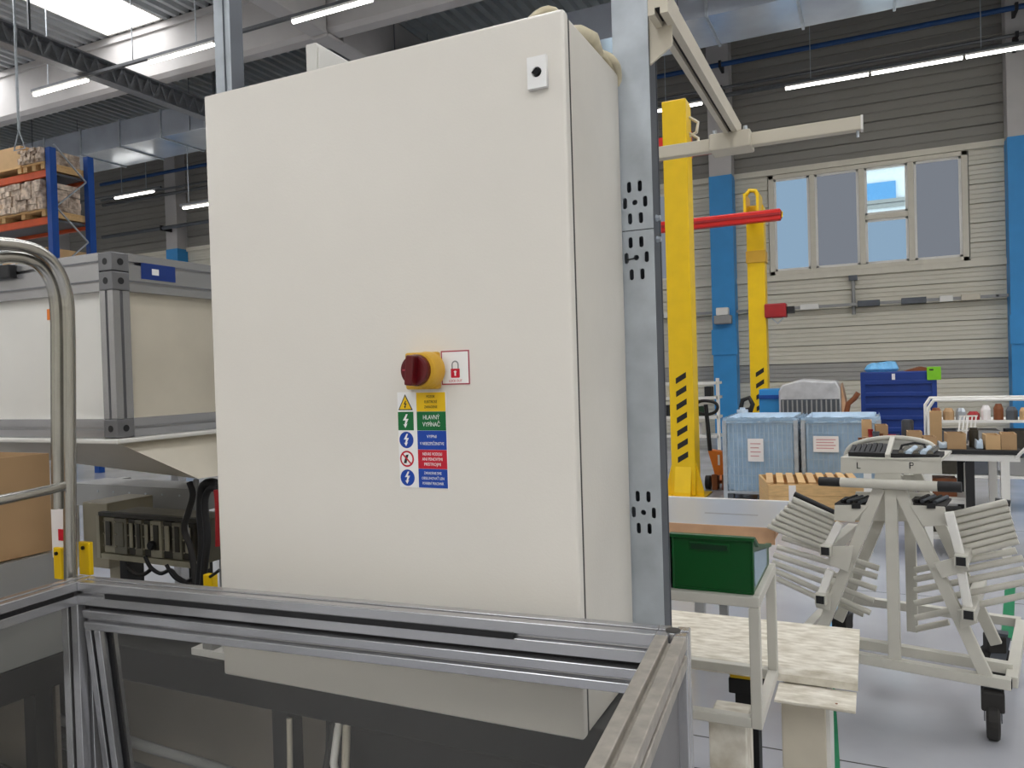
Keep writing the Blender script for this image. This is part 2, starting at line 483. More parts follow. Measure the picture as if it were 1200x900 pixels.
MB().box(-13.66, -13.64, -4, 13.5, 7.63, 7.97).build('web', 'lattice_grey', g)
w = MB()
for k in range(58):
    y = -4 + k * .3
    w.bar((-13.52, y, 7.63), (-13.52, y + .15, 7.97), .05, .012, (1, 0, 0)).bar((-13.52, y + .15, 7.97), (-13.52, y + .3, 7.63), .05, .012, (1, 0, 0))
w.build('lattice', 'lattice_grey', g)
for yy in (3.0, 9.0, 13.3): MB().bar((-13.6, yy, 8.0), (-13.6, yy, ZC + .05), .04).build('hanger', 'steel_dark', g)
# ventilation duct along the far wall
dt = thing('ventilation_duct', 'long shiny rectangular metal air duct high along the far wall', 'duct', (0, 14.5, 7.8))
x = -25.0
while x < 9:
    MB().box(x + .004, x + 1.496, 13.88, 15.2, 7.8, 8.45).build('duct_section', 'duct', dt)
    f = MB()
    f.box(x + 1.475, x + 1.525, 13.845, 13.885, 7.765, 8.485).box(x + 1.475, x + 1.525, 15.195, 15.235, 7.765, 8.485).box(x + 1.475, x + 1.525, 13.88, 15.2, 7.765, 7.803).box(x + 1.475, x + 1.525, 13.88, 15.2, 8.447, 8.485)
    f.build('duct_flange', 'galv', dt)
    x += 1.5
for x in (-21, -15, -9, -3, 3):
    for yy in (13.86, 15.22): MB().bar((x, yy, 7.8), (x, yy, ZC + .05), .012).build('hanger', 'galv_dark', dt)

# strip lights: lamp bodies under trunking rails
def strip(x0, x1, y, z, label):
    s = thing('strip_light', label, 'light', ((x0 + x1) / 2, y, z), group='strip lights under the roof')
    MB().box(x0, x1, y - .035, y + .035, z + .035, z + .075).build('housing', 'white', s)
    MB().extrude([(-.035, .035), (-.03, .0), (-.012, -.012), (.012, -.012), (.03, .0), (.035, .035)], (x0 + .01, y, z), (x1 - .01, y, z), (0, 1, 0), (0, 0, 1)).build('diffuser', 'lamp', s)
strip(-15.04, -13.44, 10, 7.44, 'lit strip light at far left, below the lattice girder')
strip(-11.77, -10.18, 10, 7.44, 'lit strip light left of the thin galvanised post top')
strip(-8.45, -6.87, 10, 7.44, 'lit strip light above the white cabinet at top of the photo')
def trunk(name, x0, x1, y, z, label, hang, top=ZC + .02):
    t = thing(name, label, 'rail', ((x0 + x1) / 2, y, z))
    MB().box(x0, x1, y - .03, y + .03, z + .076, z + .13).build('rail', 'steel_dark', t)
    for h in hang: MB().bar((h, y, z + .13), (h, y, top), .014).build('hanger_rod', 'galv', t)
trunk('lighting_rail', -15.1, -2.0, 10, 7.44, 'grey lighting rail carrying the left row of strip lights', (-14.6, -12.2, -10.6, -7.55, -5.6))
strip(-1.50, .08, 17, 7.33, 'lit strip light above the window, left of the pair')
strip(.12, 1.70, 17, 7.33, 'lit strip light above the window, second from left')
strip(1.745, 3.3, 17, 7.33, 'lit strip light running out of the right photo edge')
strip(-4.75, -3.2, 17, 7.33, 'lit strip light behind the front yellow pillar top')
trunk('lighting_rail', -9.2, 6, 17, 7.33, 'dark lighting rail carrying strip lights along the far wall', (-7, -4, -1, 2, 4))
a = ony(16, 135, 233); b = ony(16, 180, 223)
strip(a.x, b.x, 16, a.z, 'lit strip light in the far left gap beside the blue racking')
a2 = ony(14.6, 215, 245); b2 = ony(14.6, 262, 238)
strip(a2.x, b2.x, 14.6, a2.z, 'lit strip light partly behind the left edge of the cabinet')
trunk('lighting_rail', a.x - 2, b.x + .3, 16, a.z, 'far lighting rail low in the gap beside the blue racking', (a.x + .3, b.x - .3))
trunk('lighting_rail', a2.x - .1, b2.x + 1, 14.6, a2.z, 'far lighting rail running behind the left cabinet edge', (a2.x + .2, b2.x + .8), 7.8)

def pipe(name, m, x0, x1, y, z, r, label, clips):
    t = thing(name, label, 'pipe', ((x0 + x1) / 2, y, z))
    MB().tube([(x0, y, z), (x1, y, z)], r, 10).build('pipe', m, t)
    for c in clips: MB().box(c - .03, c + .03, y - r - .02, 18.565, z - r - .02, z + r + .02).build('clip', 'black', t)
pipe('water_pipe', 'pipe_blue', -24, 8, 18.2, 8.56, .055, 'blue pipe running high along the far wall', (-15.1, -9.1, -3.0, 2.75))
pipe('conduit', 'steel_dark', -24, 8, 18.2, 8.02, .035, 'upper thin dark conduit above the far strip lights', (-15.1, -9.1, -3.0, 2.75))
pipe('conduit', 'steel_dark', -24, 8, 18.25, 7.86, .05, 'lower thick dark conduit above the far strip lights', (-15.1, -9.1, -3.0, 2.75))
pipe('cable_tray', 'galv_dark', -24, -9, 18.2, 6.75, .06, 'dark cable conduit across the far left wall', (-21.1, -15.1, -9.3))
# busbar along the wall under the window
bb = thing('busbar_trunking', 'thin grey busbar trunking along the wall below the window', 'trunking', (0.5, 18.8, 2.9))
MB().box(-8, 2.6, 18.76, 18.84, 2.89, 2.95).build('rail', 'machine_grey', bb)
for x0_, x1_, m in ((-1.45, -1.05, 'white'), (-.25, .2, 'galv_dark'), (.62, 1.1, 'galv_dark'), (1.35, 1.6, 'white'), (1.75, 2.1, 'beige'), (-4.6, -4.2, 'white')):
    MB().box(x0_, x1_, 18.74, 18.86, 2.86, 2.99).build('tap_off_box', m, bb, bevel=.01)
for x in (-6, -2.6, 2.4): MB().box(x - .03, x + .03, 18.76, 18.999, 2.9, 2.94).build('bracket', 'machine_grey', bb)
dp = thing('drop_pipe', 'short grey vertical pipe with a clamp below the window sill', 'pipe', (-.33, 18.85, 2.7))
MB().tube([(-.33, 18.91, 2.7), (-.33, 18.91, 3.58)], .04, 10).build('pipe', 'machine_grey', dp)
MB().box(-.42, -.24, 18.84, 18.935, 3.46, 3.575).build('clamp', 'galv_dark', dp)
bk = thing('grey_bracket', 'grey lamp-like box on the blue column behind the yellow pillar', 'box', (-3.13, 18.5, 2.6))
MB().box(-3.33, -2.93, 18.36, 18.57, 2.62, 2.82).build('body', 'machine_grey', bk, bevel=.02)
MB().box(-3.27, -2.99, 18.34, 18.56, 2.82, 3.0).build('cap', 'white', bk, bevel=.02)
#@@OBJECTS
# ================================================================== FOREGROUND: cabinet and its post
cab = thing('control_cabinet', 'large off-white wall-type electrical cabinet with red rotary switch', 'cabinet', (-.8375, 1.335, .99))
cx0, cx1, cz0, cz1 = -1.236, -.441, .99, 2.192
MB().box(cx0 + .004, cx1 - .003, 1.2125, 1.49, cz0, cz1 - .002).build('body', 'cab_side_shaded', cab, bevel=.005)
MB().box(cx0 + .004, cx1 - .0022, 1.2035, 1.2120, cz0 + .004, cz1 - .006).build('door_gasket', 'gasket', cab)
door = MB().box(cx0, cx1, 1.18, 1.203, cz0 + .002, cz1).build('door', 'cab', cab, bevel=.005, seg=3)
MB().box(cx0 + .06, cx1 - .06, 1.49, 1.497, cz0 + .08, cz1 - .08).build('back_plate', 'galv', cab)
lk = holes('door_lock', 's_white', cab, [(-.017, -.026), (.017, -.026), (.017, .026), (-.017, .026)], [ring(0, 0, .0085)], .008, (-.487, 1.175, 2.094), (1, 0, 0), (0, 0, 1), label='pale grey lock plate')
MB().lathe((-.487, 1.1805, 2.094), (0, -1, 0), [(.0105, 0), (.0105, .0015)], 16).build('lock_insert', 'black', lk)
MB().extrude([(-.009, 0), (0, .007), (.009, 0), (0, -.007)], (-.487, 1.1715, 2.094), (-.487, 1.169, 2.094), (1, 0, 0), (0, 0, 1)).build('key_bit', 'black_gloss', lk)
# main switch
sw = MB().box(-.7575, -.6905, 1.166, 1.181, 1.577, 1.643).build('main_switch', 'yellow_switch', cab, bevel=.004, label='yellow switch plate with dark red rotary knob')
kc = ony(1.125, 484.5, 434)
kx, kz = kc.x, kc.z
MB().lathe((kx + .006, 1.167, kz), (0, -1, 0), [(.0325, 0), (.0325, .012), (.0305, .026), (.0285, .030)], 32).build('collar', 'yellow_switch', sw)
MB().lathe((kx, 1.142, kz), (0, -1, 0), [(.0275, 0), (.0275, .012), (.0262, .0165), (.022, .0175)], 32).build('knob', 'red_knob', sw)
MB().extrude([(-.0075, -.026), (.0075, -.026), (.0075, .026), (-.0075, .026)], (kx, 1.126, kz), (kx, 1.108, kz), (math.cos(.1), 0, -math.sin(.1)), (math.sin(.1), 0, math.cos(.1))).build('grip', 'red_knob', sw, bevel=.003)
MB().box(kx - .022, kx - .014, 1.1240, 1.1256, kz - .0005, kz + .0025).build('pointer_mark', 's_border', sw)
MB().lathe((-.700, 1.1665, 1.631), (0, -1, 0), [(.0042, 0), (.0042, .001)], 14).build('padlock_hole', 'black', sw)
# lock label
yl = 1.1797
lo = MB().box(-.6895, -.633, yl - .0006, yl, 1.584, 1.644).build('lock_label', 's_border', cab, label='white lock-out label with red padlock and border')
MB().box(-.6872, -.6353, yl - .0009, yl - .0005, 1.5863, 1.6417).build('white_field', 's_white', lo)
px_, pz_ = -.6612, 1.6055
MB().extrude([(-.0088, -.0085), (-.0070, -.0095), (.0070, -.0095), (.0088, -.0085), (.0088, .0065), (-.0088, .0065)], (px_, yl - .001, pz_), (px_, yl - .0013, pz_), (1, 0, 0), (0, 0, 1)).build('padlock_body', 's_red', lo)
MB().extrude([(-.0015, -.006), (.0015, -.006), (.0015, -.001), (.003, .0015), (0, .0035), (-.003, .0015), (-.0015, -.001)], (px_, yl - .0014, pz_), (px_, yl - .0016, pz_), (1, 0, 0), (0, 0, 1)).build('keyhole', 's_white', lo)
sh = arc((0, .0135), .0072, 0, math.pi, 10)
MB().extrude([(.0072, .0065)] + sh + [(-.0072, .0065), (-.0048, .0065)] + arc((0, .0135), .0048, math.pi, 0, 10) + [(.0048, .0065)], (px_, yl - .001, pz_), (px_, yl - .0013, pz_), (1, 0, 0), (0, 0, 1)).build('shackle', 'grey_ink', lo)
text('LOCK OUT', 'lettering', 's_red', lo, (px_, yl - .0012, 1.5905), .006, .026)
# instruction sticker
zt_, rh = 1.5715, .0343
st = MB().box(-.784, -.682, yl - .0006, yl, 1.3995, 1.5725).build('instruction_sticker', 's_white', cab, label='sticker column of yellow, green, blue and red fields with warning signs')
ROWS = [('s_yellow', 'black', ['POZOR', 'ELEKTRICKÉ', 'ZARIADENIE'], .0052), ('s_green', 's_white', ['HLAVNÝ', 'VYPÍNAČ'], .0088), ('s_blue', 's_white', ['VYPNI', 'V NEBEZPEČENSTVE'], .0062),
        ('s_red', 's_white', ['NEHAS VODOU', 'ANI PENOVÝMI', 'PRÍSTROJMI'], .0062), ('s_blue', 's_white', ['ZARIADENIE SMIE', 'OBSLUHOVAŤ LEN', 'POVERENÝ PRACOVNÍK'], .0054)]
WID = [[.017, .026, .027], [.034, .036], [.020, .050], [.040, .042, .034], [.036, .046, .044]]
bolt = [(.001, .0125), (-.006, .001), (-.0005, .001), (-.003, -.0065), (-.0055, -.0055), (-.001, -.0125), (.0035, -.0045), (.0008, -.0055), (.006, .004), (.0005, .004), (.0045, .0125)]
icx = -.7672
for k, (m, tm, lines, sz) in enumerate(ROWS):
    z1_ = zt_ - k * rh; zc = z1_ - rh / 2
    MB().box(-.7435, -.6835, yl - .0009, yl - .0005, z1_ - rh + (.0002), z1_ - .0002).build('colour_field', m, st)
    n = len(lines)
    for j, t in enumerate(lines):
        zz = zc + ((n - 1) / 2 - j) * rh * (.27 if n == 3 else .37)
        text(t, 'lettering', tm, st, (-.7135, yl - .0011, zz), sz * 1.25, WID[k][j])
    E1, E2 = (1, 0, 0), (0, 0, 1)
    A = lambda d: (icx, yl - d, zc)
    if k == 0:
        MB().extrude([(-.0155, -.0145), (.0155, -.0145), (0, .0145)], A(.0005), A(.0009), E1, E2).build('warning_triangle', 'black', st)
        MB().extrude([(-.0125, -.0127), (.0125, -.0127), (0, .0108)], A(.0009), A(.0011), E1, E2).build('triangle_field', 's_yellow', st)
        MB().extrude([(p[0] * .55, p[1] * .55 - .0045) for p in bolt], A(.0011), A(.0013), E1, E2).build('lightning_bolt', 'black', st)
    elif k == 1:
        MB().extrude([(-.0165, -.0168), (.0165, -.0168), (.0165, .0168), (-.0165, .0168)], A(.0005), A(.0009), E1, E2).build('green_sign', 's_green', st)
        MB().extrude(bolt, A(.0009), A(.0012), E1, E2).build('lightning_bolt', 's_white', st)
    elif k == 3:
        MB().extrude(ring(0, 0, .0148, 28), A(.0005), A(.0009), E1, E2).build('prohibition_disc', 's_red', st)
        MB().extrude(ring(0, 0, .0116, 28), A(.0009), A(.0011), E1, E2).build('white_disc', 's_white', st)
        MB().extrude([(-.007, -.008), (-.001, -.008), (.001, .0), (.004, .008), (-.002, .007)], A(.0011), A(.0012), E1, E2).build('flame_mark', 'black', st)
        MB().extrude([(-.0095, .0075), (-.0075, .0095), (.0095, -.0075), (.0075, -.0095)], A(.0012), A(.0014), E1, E2).build('slash', 's_red', st)
    else:
        MB().extrude(ring(0, 0, .0150, 28), A(.0005), A(.0009), E1, E2).build('mandatory_disc', 's_blue', st)
        MB().extrude([(p[0] * .9, p[1] * .9) for p in bolt], A(.0009), A(.0012), E1, E2).build('lightning_bolt', 's_white', st)
# cream cable bundle over the top rear corner of the cabinet
rp = thing('cable_bundle', 'cream bundle of cables lying over the top right of the cabinet', 'cables', (-.5, 1.38, 2.19))
for i in range(7):
    o_ = i * .010
    MB().tube(smooth([(-.57 - o_, 1.30 + o_, 2.20), (-.56 - .5 * o_, 1.33 + o_, 2.26), (-.53, 1.37 + o_, 2.285 - o_ * .4), (-.49 + o_ * .3, 1.41 + o_ * .6, 2.225), (-.466 + .4 * o_, 1.46, 2.204 + .004 * (i % 2)), (-.47 + .4 * o_, 1.50, 2.17), (-.47 + .4 * o_, 1.515, 2.0)], 4), .0075, 8).build('cable', 'rope', rp)
MB().tube([(-.48, 1.29, 2.20), (-.465, 1.33, 2.214), (-.46, 1.38, 2.222), (-.468, 1.43, 2.212)], .014, 10).build('cloth_sleeve', 'rope', rp)

# galvanised perforated posts
def zpx(y): return ony(1.495, 735, y).z
pc = -.419
def cluster(z0_, z1_, z2_):
    c = []
    for dz_, xs in ((z0_, (-.0105, .0115)), (z1_, (-.0195, .0215)), (z2_, (-.010, .012))):
        for xx in xs: c.append(slot_loop(xx, dz_, .0088, .022))
    c.append(ring(.0005, z1_, .0055))
    return c
gp = thing('galvanised_post', 'tall galvanised steel post with slotted holes at the cabinet edge', 'post', (pc, 1.52, 0))
seam = zpx(271)
cl1 = cluster(zpx(220), zpx(238.5), zpx(257)); cl2 = cluster(zpx(285), zpx(303), zpx(322.5)) + cluster(zpx(581), zpx(599.5), zpx(618))
hw = .0365
holes('upper_web', 'galv', gp, [(-hw, seam + .001), (hw, seam + .001), (hw, 4.2), (-hw, 4.2)], cl1, .003, (pc, 1.495, 0), (1, 0, 0), (0, 0, 1))
holes('lower_web', 'galv', gp, [(-hw, .0), (hw, .0), (hw, seam - .001), (-hw, seam - .001)], cl2, .003, (pc, 1.495, 0), (1, 0, 0), (0, 0, 1))
MB().box(pc + hw - .003, pc + hw, 1.497, 1.545, 0, 4.2).build('right_flange', 'galv_dark', gp)  # same steel as the web, coloured darker as the shaded side
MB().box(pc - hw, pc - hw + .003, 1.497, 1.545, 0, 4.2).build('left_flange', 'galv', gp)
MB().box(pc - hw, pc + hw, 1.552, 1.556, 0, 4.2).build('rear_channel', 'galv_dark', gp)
MB().box(pc - hw - .03, pc + hw + .03, 1.45, 1.60, 0, .008).build('foot_plate', 'galv', gp)
for zz in (zpx(257), zpx(282)):
    MB().lathe((pc + hw, 1.517, zz), (1, 0, 0), [(.007, 0), (.007, .003), (.0055, .003), (.0055, .009)], 6).build('bolt', 'galv', gp)
MB().bar((pc - .018, 1.4925, zpx(305)), (pc, 1.4925, zpx(303.5)), .004, .002).build('wire_hook', 'black', gp)
ga = thing('galvanised_post', 'thin galvanised steel post rising behind the cabinet top left corner', 'post', (-1.6, 1.62, 0))
MB().box(-1.627, -1.572, 1.60, 1.603, 0, 4.2).build('web', 'galv', ga)
for xx in (-1.627, -1.592, -1.575): MB().box(xx, xx + .003, 1.597 if xx == -1.592 else 1.603, 1.65, 0, 4.2).build('flange', 'galv_dark' if xx != -1.627 else 'galv', ga)
ms = thing('white_mast', 'white upright box end sticking up behind the cabinet top edge', 'box', (-1.38, 1.8, 0))
MB().box(-1.436, -1.398, 1.75, 1.90, 0, 2.552).build('body', 'white_plate', ms, bevel=.004)
MB().box(-1.398, -1.393, 1.755, 1.895, 2.30, 2.54).build('side_cover', 'white_plate', ms, bevel=.002)
for yy in (1.83, 1.865): MB().box(-1.393, -1.3915, yy, yy + .008, 2.40, 2.49).build('vent_slot', 'black', ms)

# overhead rail carried by the post
rl = thing('overhead_rail', 'beige slotted overhead rail running back from the galvanised post', 'rail', (-.345, 1.5, 2.24))
za = 2.268
MB().extrude([(-.019, 0), (-.006, 0), (-.006, .012), (.004, .012), (.004, 0), (.019, 0), (.019, .042), (-.019, .042)], (-.349, 1.44, za), (-.349, 2.34, za), (1, 0, 0), (0, 0, 1)).build('rail', 'beige', rl)
MB().box(-.3551, -.3449, 1.44, 2.335, za + .011, za + .0125).build('slot_shade_strip', 'black', rl)  # black strip paints the shade inside the rail slot
MB().extrude([(0, .0), (.0, .17), (.045, .10), (.045, .03)], (-.382, 1.50, 2.20), (-.382, 1.506, 2.20), (1, 0, 0), (0, 0, 1)).build('gusset_plate', 'beige', rl)
MB().box(-.381, -.333, 1.506, 1.552, za + .043, za + .052).build('bracket', 'beige', rl)
cb = thing('cross_rail', 'beige square cross rail ending in mid air right of the yellow pillar', 'rail', (-.6, 2.3, 2.23))
MB().box(-1.02, -.009, 2.285, 2.315, za - .038, za - .001).build('rail', 'beige', cb, bevel=.003)
MB().box(-.012, -.006, 2.284, 2.316, za - .039, za).build('end_cap', 'white', cb)
MB().tube([(-.02, 2.3, za - .038), (-.02, 2.3, za - .055)], .004, 8).build('end_screw', 'galv', cb)
MB().box(-.41, -.295, 2.26, 2.345, za - .044, za + .004).build('clamp_block', 'beige', cb, bevel=.004)
for xx in (-.395, -.31): MB().lathe((xx, 2.275, za), (0, 0, 1), [(.006, 0), (.006, .016)], 8).build('clamp_bolt', 'galv', cb)

# ================================================================== FOREGROUND: aluminium guard frame
FA = math.radians(4.6)
fo = (-1.43 - .0225 * math.sin(FA), .999 + .0225 * math.cos(FA), 0.0)     # inner left corner, on the back bar's centre line
fr = thing('guard_frame', 'aluminium profile guard frame with clear panes in the foreground', 'frame', fo, FA)
S = .045; FW = 1.1405; zt0 = 1.215; zc0 = zt0 - S / 2; FD = .62
def fb(name, m, fn, **k):
    mb = MB(); fn(mb)
    return mb.build(name, m, fr, local=True, bevel=.0018 if m.startswith('alu') else 0, seg=3, **k)
top = fb('back_rail', 'alu', lambda b: profile(b, (0, 0, zc0), (FW, 0, zc0), S))
fb('left_rail', 'alu', lambda b: profile(b, (-S / 2, S / 2, zc0), (-S / 2, -FD, zc0), S))
fb('right_rail', 'alu_worn', lambda b: profile(b, (FW + S / 2, -.022, zc0), (FW + S / 2, -FD, zc0), S))
fb('slot_cover', 'black', lambda b: b.box(.075, .92, -.0245, -.018, zc0 - .005, zc0 + .005))
fb('left_slot_cover', 'black', lambda b: b.box(-.0025, .0012, -FD, -.03, zc0 - .004, zc0 + .004))
fb('corner_post', 'alu', lambda b: profile(b, (-S / 2, 0, 0), (-S / 2, 0, zt0 - S), S))
rp_ = fb('corner_post', 'alu', lambda b: profile(b, (FW + S / 2, 0, 0), (FW + S / 2, 0, zt0), S))
MB().lathe((FW + S / 2, 0, zt0), (0, 0, 1), [(.011, 0), (.011, .0015), (.008, .0022)], 20).build('end_screw', 'gasket', rp_, local=True)
fb('corner_post', 'alu', lambda b: profile(b, (-S / 2, -FD, 0), (-S / 2, -FD, zt0 - S), S))
fb('corner_post', 'alu', lambda b: profile(b, (FW + S / 2, -FD, 0), (FW + S / 2, -FD, zt0 - S), S))
for nm, a, b in (('left_lower_rail', (-S / 2, -.03, .3), (-S / 2, -FD + .03, .3)), ('right_lower_rail', (FW + S / 2, -.03, .3), (FW + S / 2, -FD + .03, .3))):
    fb(nm, 'alu', lambda q: profile(q, a, b, S))
fb('left_pane', 'polycarbonate', lambda b: b.box(-S / 2 - .002, -S / 2 + .002, -FD + .02, -.02, .32, zt0 - S))
fb('right_panel', 'side_sheet', lambda b: b.box(FW + S / 2 + .004, FW + S / 2 + .008, -FD + .02, -.02, .32, zt0 - S))
# inner flap, hinged under the back rail, its foot swung away
ft = math.radians(6.0); FS = .040
zf = zt0 - S - .009
fx = lambda t, off=0: (math.sin(ft) * t, -math.cos(ft) * t)
def fpt(x, t, o=0): return (x, math.sin(ft) * t + math.cos(ft) * o, zf - math.cos(ft) * t + math.sin(ft) * o)
upf = (0, math.sin(ft), -math.cos(ft))
FL = .62
fb('flap_top_rail', 'alu', lambda b: profile(b, fpt(.008, FS / 2), fpt(FW - .006, FS / 2), FS, up=(0, -math.sin(ft), math.cos(ft))))
fb('flap_stile', 'alu', lambda b: profile(b, fpt(.008 + FS / 2, FS), fpt(.008 + FS / 2, FL), FS, up=(1, 0, 0)))
fb('flap_stile', 'alu', lambda b: profile(b, fpt(FW - .008 - FS / 2, FS), fpt(FW - .008 - FS / 2, FL), FS, up=(1, 0, 0)))
fb('flap_bottom_rail', 'alu', lambda b: profile(b, fpt(.008, FL + FS / 2), fpt(FW - .006, FL + FS / 2), FS, up=(0, -math.sin(ft), math.cos(ft))))
fb('flap_slot_seal', 'black', lambda b: b.bar(fpt(.008 + FS / 2, FS, -FS / 2 + .004), fpt(.008 + FS / 2, FL, -FS / 2 + .004), .007, .004, (1, 0, 0)))
fb('pane_seal', 'black', lambda b: b.bar(fpt(.008 + FS + .003, FS), fpt(.008 + FS + .003, FL), .006, .012, (1, 0, 0)))
fb('post_slot_seal', 'black', lambda b: b.box(-S / 2 - .0035, -S / 2 + .0035, -S / 2 + .001, -S / 2 + .006, .0, zt0 - S))
fb('flap_gap_shade', 'black', lambda b: b.box(.01, FW - .01, -.004, .004, zf - .001, zt0 - S))  # black strip added to darken the gap between back rail and flap
def flp(b):
    q = [fpt(.04, FS - .006, -.002), fpt(FW - .04, FS - .006, -.002), fpt(FW - .04, FL + .006, -.002), fpt(.04, FL + .006, -.002)]
    r = [fpt(.04, FS - .006, .002), fpt(FW - .04, FS - .006, .002), fpt(FW - .04, FL + .006, .002), fpt(.04, FL + .006, .002)]
    b.add(q + r, [(0, 1, 2, 3), (7, 6, 5, 4), (0, 4, 5, 1), (1, 5, 6, 2), (2, 6, 7, 3), (3, 7, 4, 0)])
fb('flap_pane', 'polycarbonate', flp)
for xx in (.25, .85): fb('hinge', 'alu_dark', lambda b: b.box(xx - .02, xx + .02, .012, .024, zf - .03, zt0 - .02))

# machine base that carries the cabinet, seen through the panes
mbs = thing('machine_base', 'dark steel machine base seen through the guard panes under the cabinet', 'machine', (-1.3, 1.4, 0))
MB().box(-2.3, -.40, 1.235, 1.55, .905, .988).build('top_beam', 'dark_machine', mbs, bevel=.004)
MB().box(-.99, -.40, 1.25, 1.55, .50, .903).build('drive_housing', 'dark_machine', mbs, bevel=.01)
MB().extrude([(-.04, 0), (.04, 0), (.02, .36), (-.02, .36)], (-1.05, 1.30, .545), (-1.05, 1.34, .545), (1, 0, 0), (0, 0, 1)).build('side_bracket', 'dark_machine', mbs)
MB().box(-2.3, -.45, 1.556, 1.566, .04, .90).build('back_cover', 'back_cover', mbs)
MB().box(-2.3, -2.29, 1.3, 1.556, .04, .9).build('end_cover', 'back_cover', mbs)
MB().box(-2.3, -.42, 1.25, 1.55, .05, .06).build('bottom_tray', 'dark_machine', mbs)
for xx, yy in ((-1.16, 1.28), (-1.16, 1.5), (-.45, 1.5), (-.45, 1.28), (-2.25, 1.5), (-2.25, 1.28)):
    MB().box(xx - .022, xx + .022, yy - .022, yy + .022, 0, .905).build('leg', 'dark_machine', mbs)
MB().tube([(-2.2, 1.27, .76), (-1.16, 1.27, .72)], .012, 8).build('tie_rod', 'machine_grey', mbs)
MB().tube([(-2.2, 1.27, .70), (-1.16, 1.27, .66)], .012, 8).build('tie_rod', 'steel_dark', mbs)
MB().tube([(-1.10, 1.22, .905), (-1.09, 1.20, .6), (-1.08, 1.2, .35)], .006, 6).build('air_hose', 'beige', mbs)
MB().tube([(-1.0, 1.24, .905), (-1.01, 1.22, .8), (-1.03, 1.2, .6), (-1.08, 1.2, .5)], .010, 6).build('cable', 'black', mbs)
MB().tube([(-.97, 1.24, .905), (-.955, 1.21, .82), (-.94, 1.23, .76)], .008, 6).build('cable', 'beige', mbs)
MB().tube([(-.99, 1.24, .905), (-.982, 1.21, .84), (-.985, 1.23, .76)], .008, 6).build('cable', 'white', mbs)
cf = thing('base_stop_block', 'small white block on the machine base behind the flap pane', 'block', (-1.33, 1.3, .99))
MB().box(-1.40, -1.26, 1.245, 1.33, .99, 1.005).build('foot', 'white', cf); MB().box(-1.37, -1.34, 1.25, 1.33, 1.005, 1.06).build('block', 'machine_grey', cf); MB().box(-1.31, -1.275, 1.25, 1.33, 1.005, 1.045).build('block', 'white', cf)

# ================================================================== LEFT: hopper, hoop trolley, carton, control unit
hp = thing('hopper_bin', 'aluminium framed hopper bin with white panels left of the cabinet', 'hopper', (-2.1, 1.75, 0))
hx, hy, ht, hb = -1.59, 1.226, 1.913, 1.477
hx2, hy2 = -2.62, 2.30
q = S / 2
for zz in (ht - q, ht - S - q, hb + q):
    for a, b, nm in (((hx - S, hy + q, zz), (hx2 + S, hy + q, zz), 'front_rail'), ((hx - q, hy + S, zz), (hx - q, hy2 - S, zz), 'side_rail'),
                     ((hx - S, hy2 - q, zz), (hx2 + S, hy2 - q, zz), 'rear_rail'), ((hx2 + q, hy + S, zz), (hx2 + q, hy2 - S, zz), 'side_rail')):
        mb = MB(); profile(mb, a, b, S); mb.build(nm, 'alu', hp)
    for xx, yy in ((hx - q, hy + q), (hx2 + q, hy + q), (hx - q, hy2 - q), (hx2 + q, hy2 - q)):
        c_ = MB().box(xx - q - .0005, xx + q + .0005, yy - q - .0005, yy + q + .0005, zz - q + .001, zz + q - .001).build('corner_cube', 'alu_dark', hp, bevel=.002)
        MB().lathe((xx, yy - q - .0005, zz), (0, -1, 0), [(.008, 0), (.008, .0008)], 14).build('bore', 'black', c_)
        MB().lathe((xx + q + .0005, yy, zz), (1, 0, 0), [(.008, 0), (.008, .0008)], 14).build('bore', 'black', c_)
for xx, yy in ((hx - q, hy + q), (hx2 + q, hy + q), (hx - q, hy2 - q), (hx2 + q, hy2 - q)):
    mb = MB(); profile(mb, (xx, yy, hb + S), (xx, yy, ht - 2 * S), S); mb.build('corner_upright', 'alu', hp)
MB().box(hx2 + S, hx - S, hy + .014, hy + .02, hb + S, ht - 2 * S).build('front_panel', 'white_plate', hp)
MB().box(hx - .02, hx - .014, hy + S, hy2 - S, hb + S, ht - 2 * S).build('side_panel', 'beige', hp)
MB().box(hx2 + S, hx - S, hy2 - .02, hy2 - .014, hb + S, ht - 2 * S).build('rear_panel', 'white_plate', hp)
MB().box(hx2 + .014, hx2 + .02, hy + S, hy2 - S, hb + S, ht - 2 * S).build('side_panel', 'white_plate', hp)
MB().box(hx2 - .01, hx + .015, hy - .015, hy2 + .01, hb - .012, hb - .001).build('bottom_flange', 'white_plate', hp, bevel=.003)
fn = MB(); zl = hb - .013
A4 = [(hx2 + .02, hy + .01, zl), (hx - .01, hy + .01, zl), (hx - .01, hy2 - .02, zl), (hx2 + .02, hy2 - .02, zl)]
f1 = onz(1.36, 232, 561); f0 = ony(f1.y - .02, 40, 529)
B4 = [(max(f0.x, hx2 + .1), f1.y - .02, f0.z), f1, (f1.x, hy2 - .1, 1.34), (f0.x, hy2 - .1, 1.38)]
fn.add(A4 + B4, [(0, 1, 5, 4), (1, 2, 6, 5), (2, 3, 7, 6), (3, 0, 4, 7), (4, 5, 6, 7)])
fn.build('funnel', 'beige', hp)
MB().box(f1.x - .25, f1.x - .05, hy2 - .32, hy2 - .12, 1.1, 1.36).build('chute', 'beige', hp)
for xx, yy in ((hx - .03, hy2 - .03), (hx2 + .03, hy2 - .03), (hx2 + .03, hy + .03)):
    MB().box(xx - .02, xx + .02, yy - .02, yy + .02, 0, hb - .012).build('leg', 'alu', hp)
lb = MB().box(hx, hx + .0012, 1.305, 1.405, ht - S - .012, ht - .018).build('maker_label', 'box_blue', hp, label='dark blue label on the top side rail')
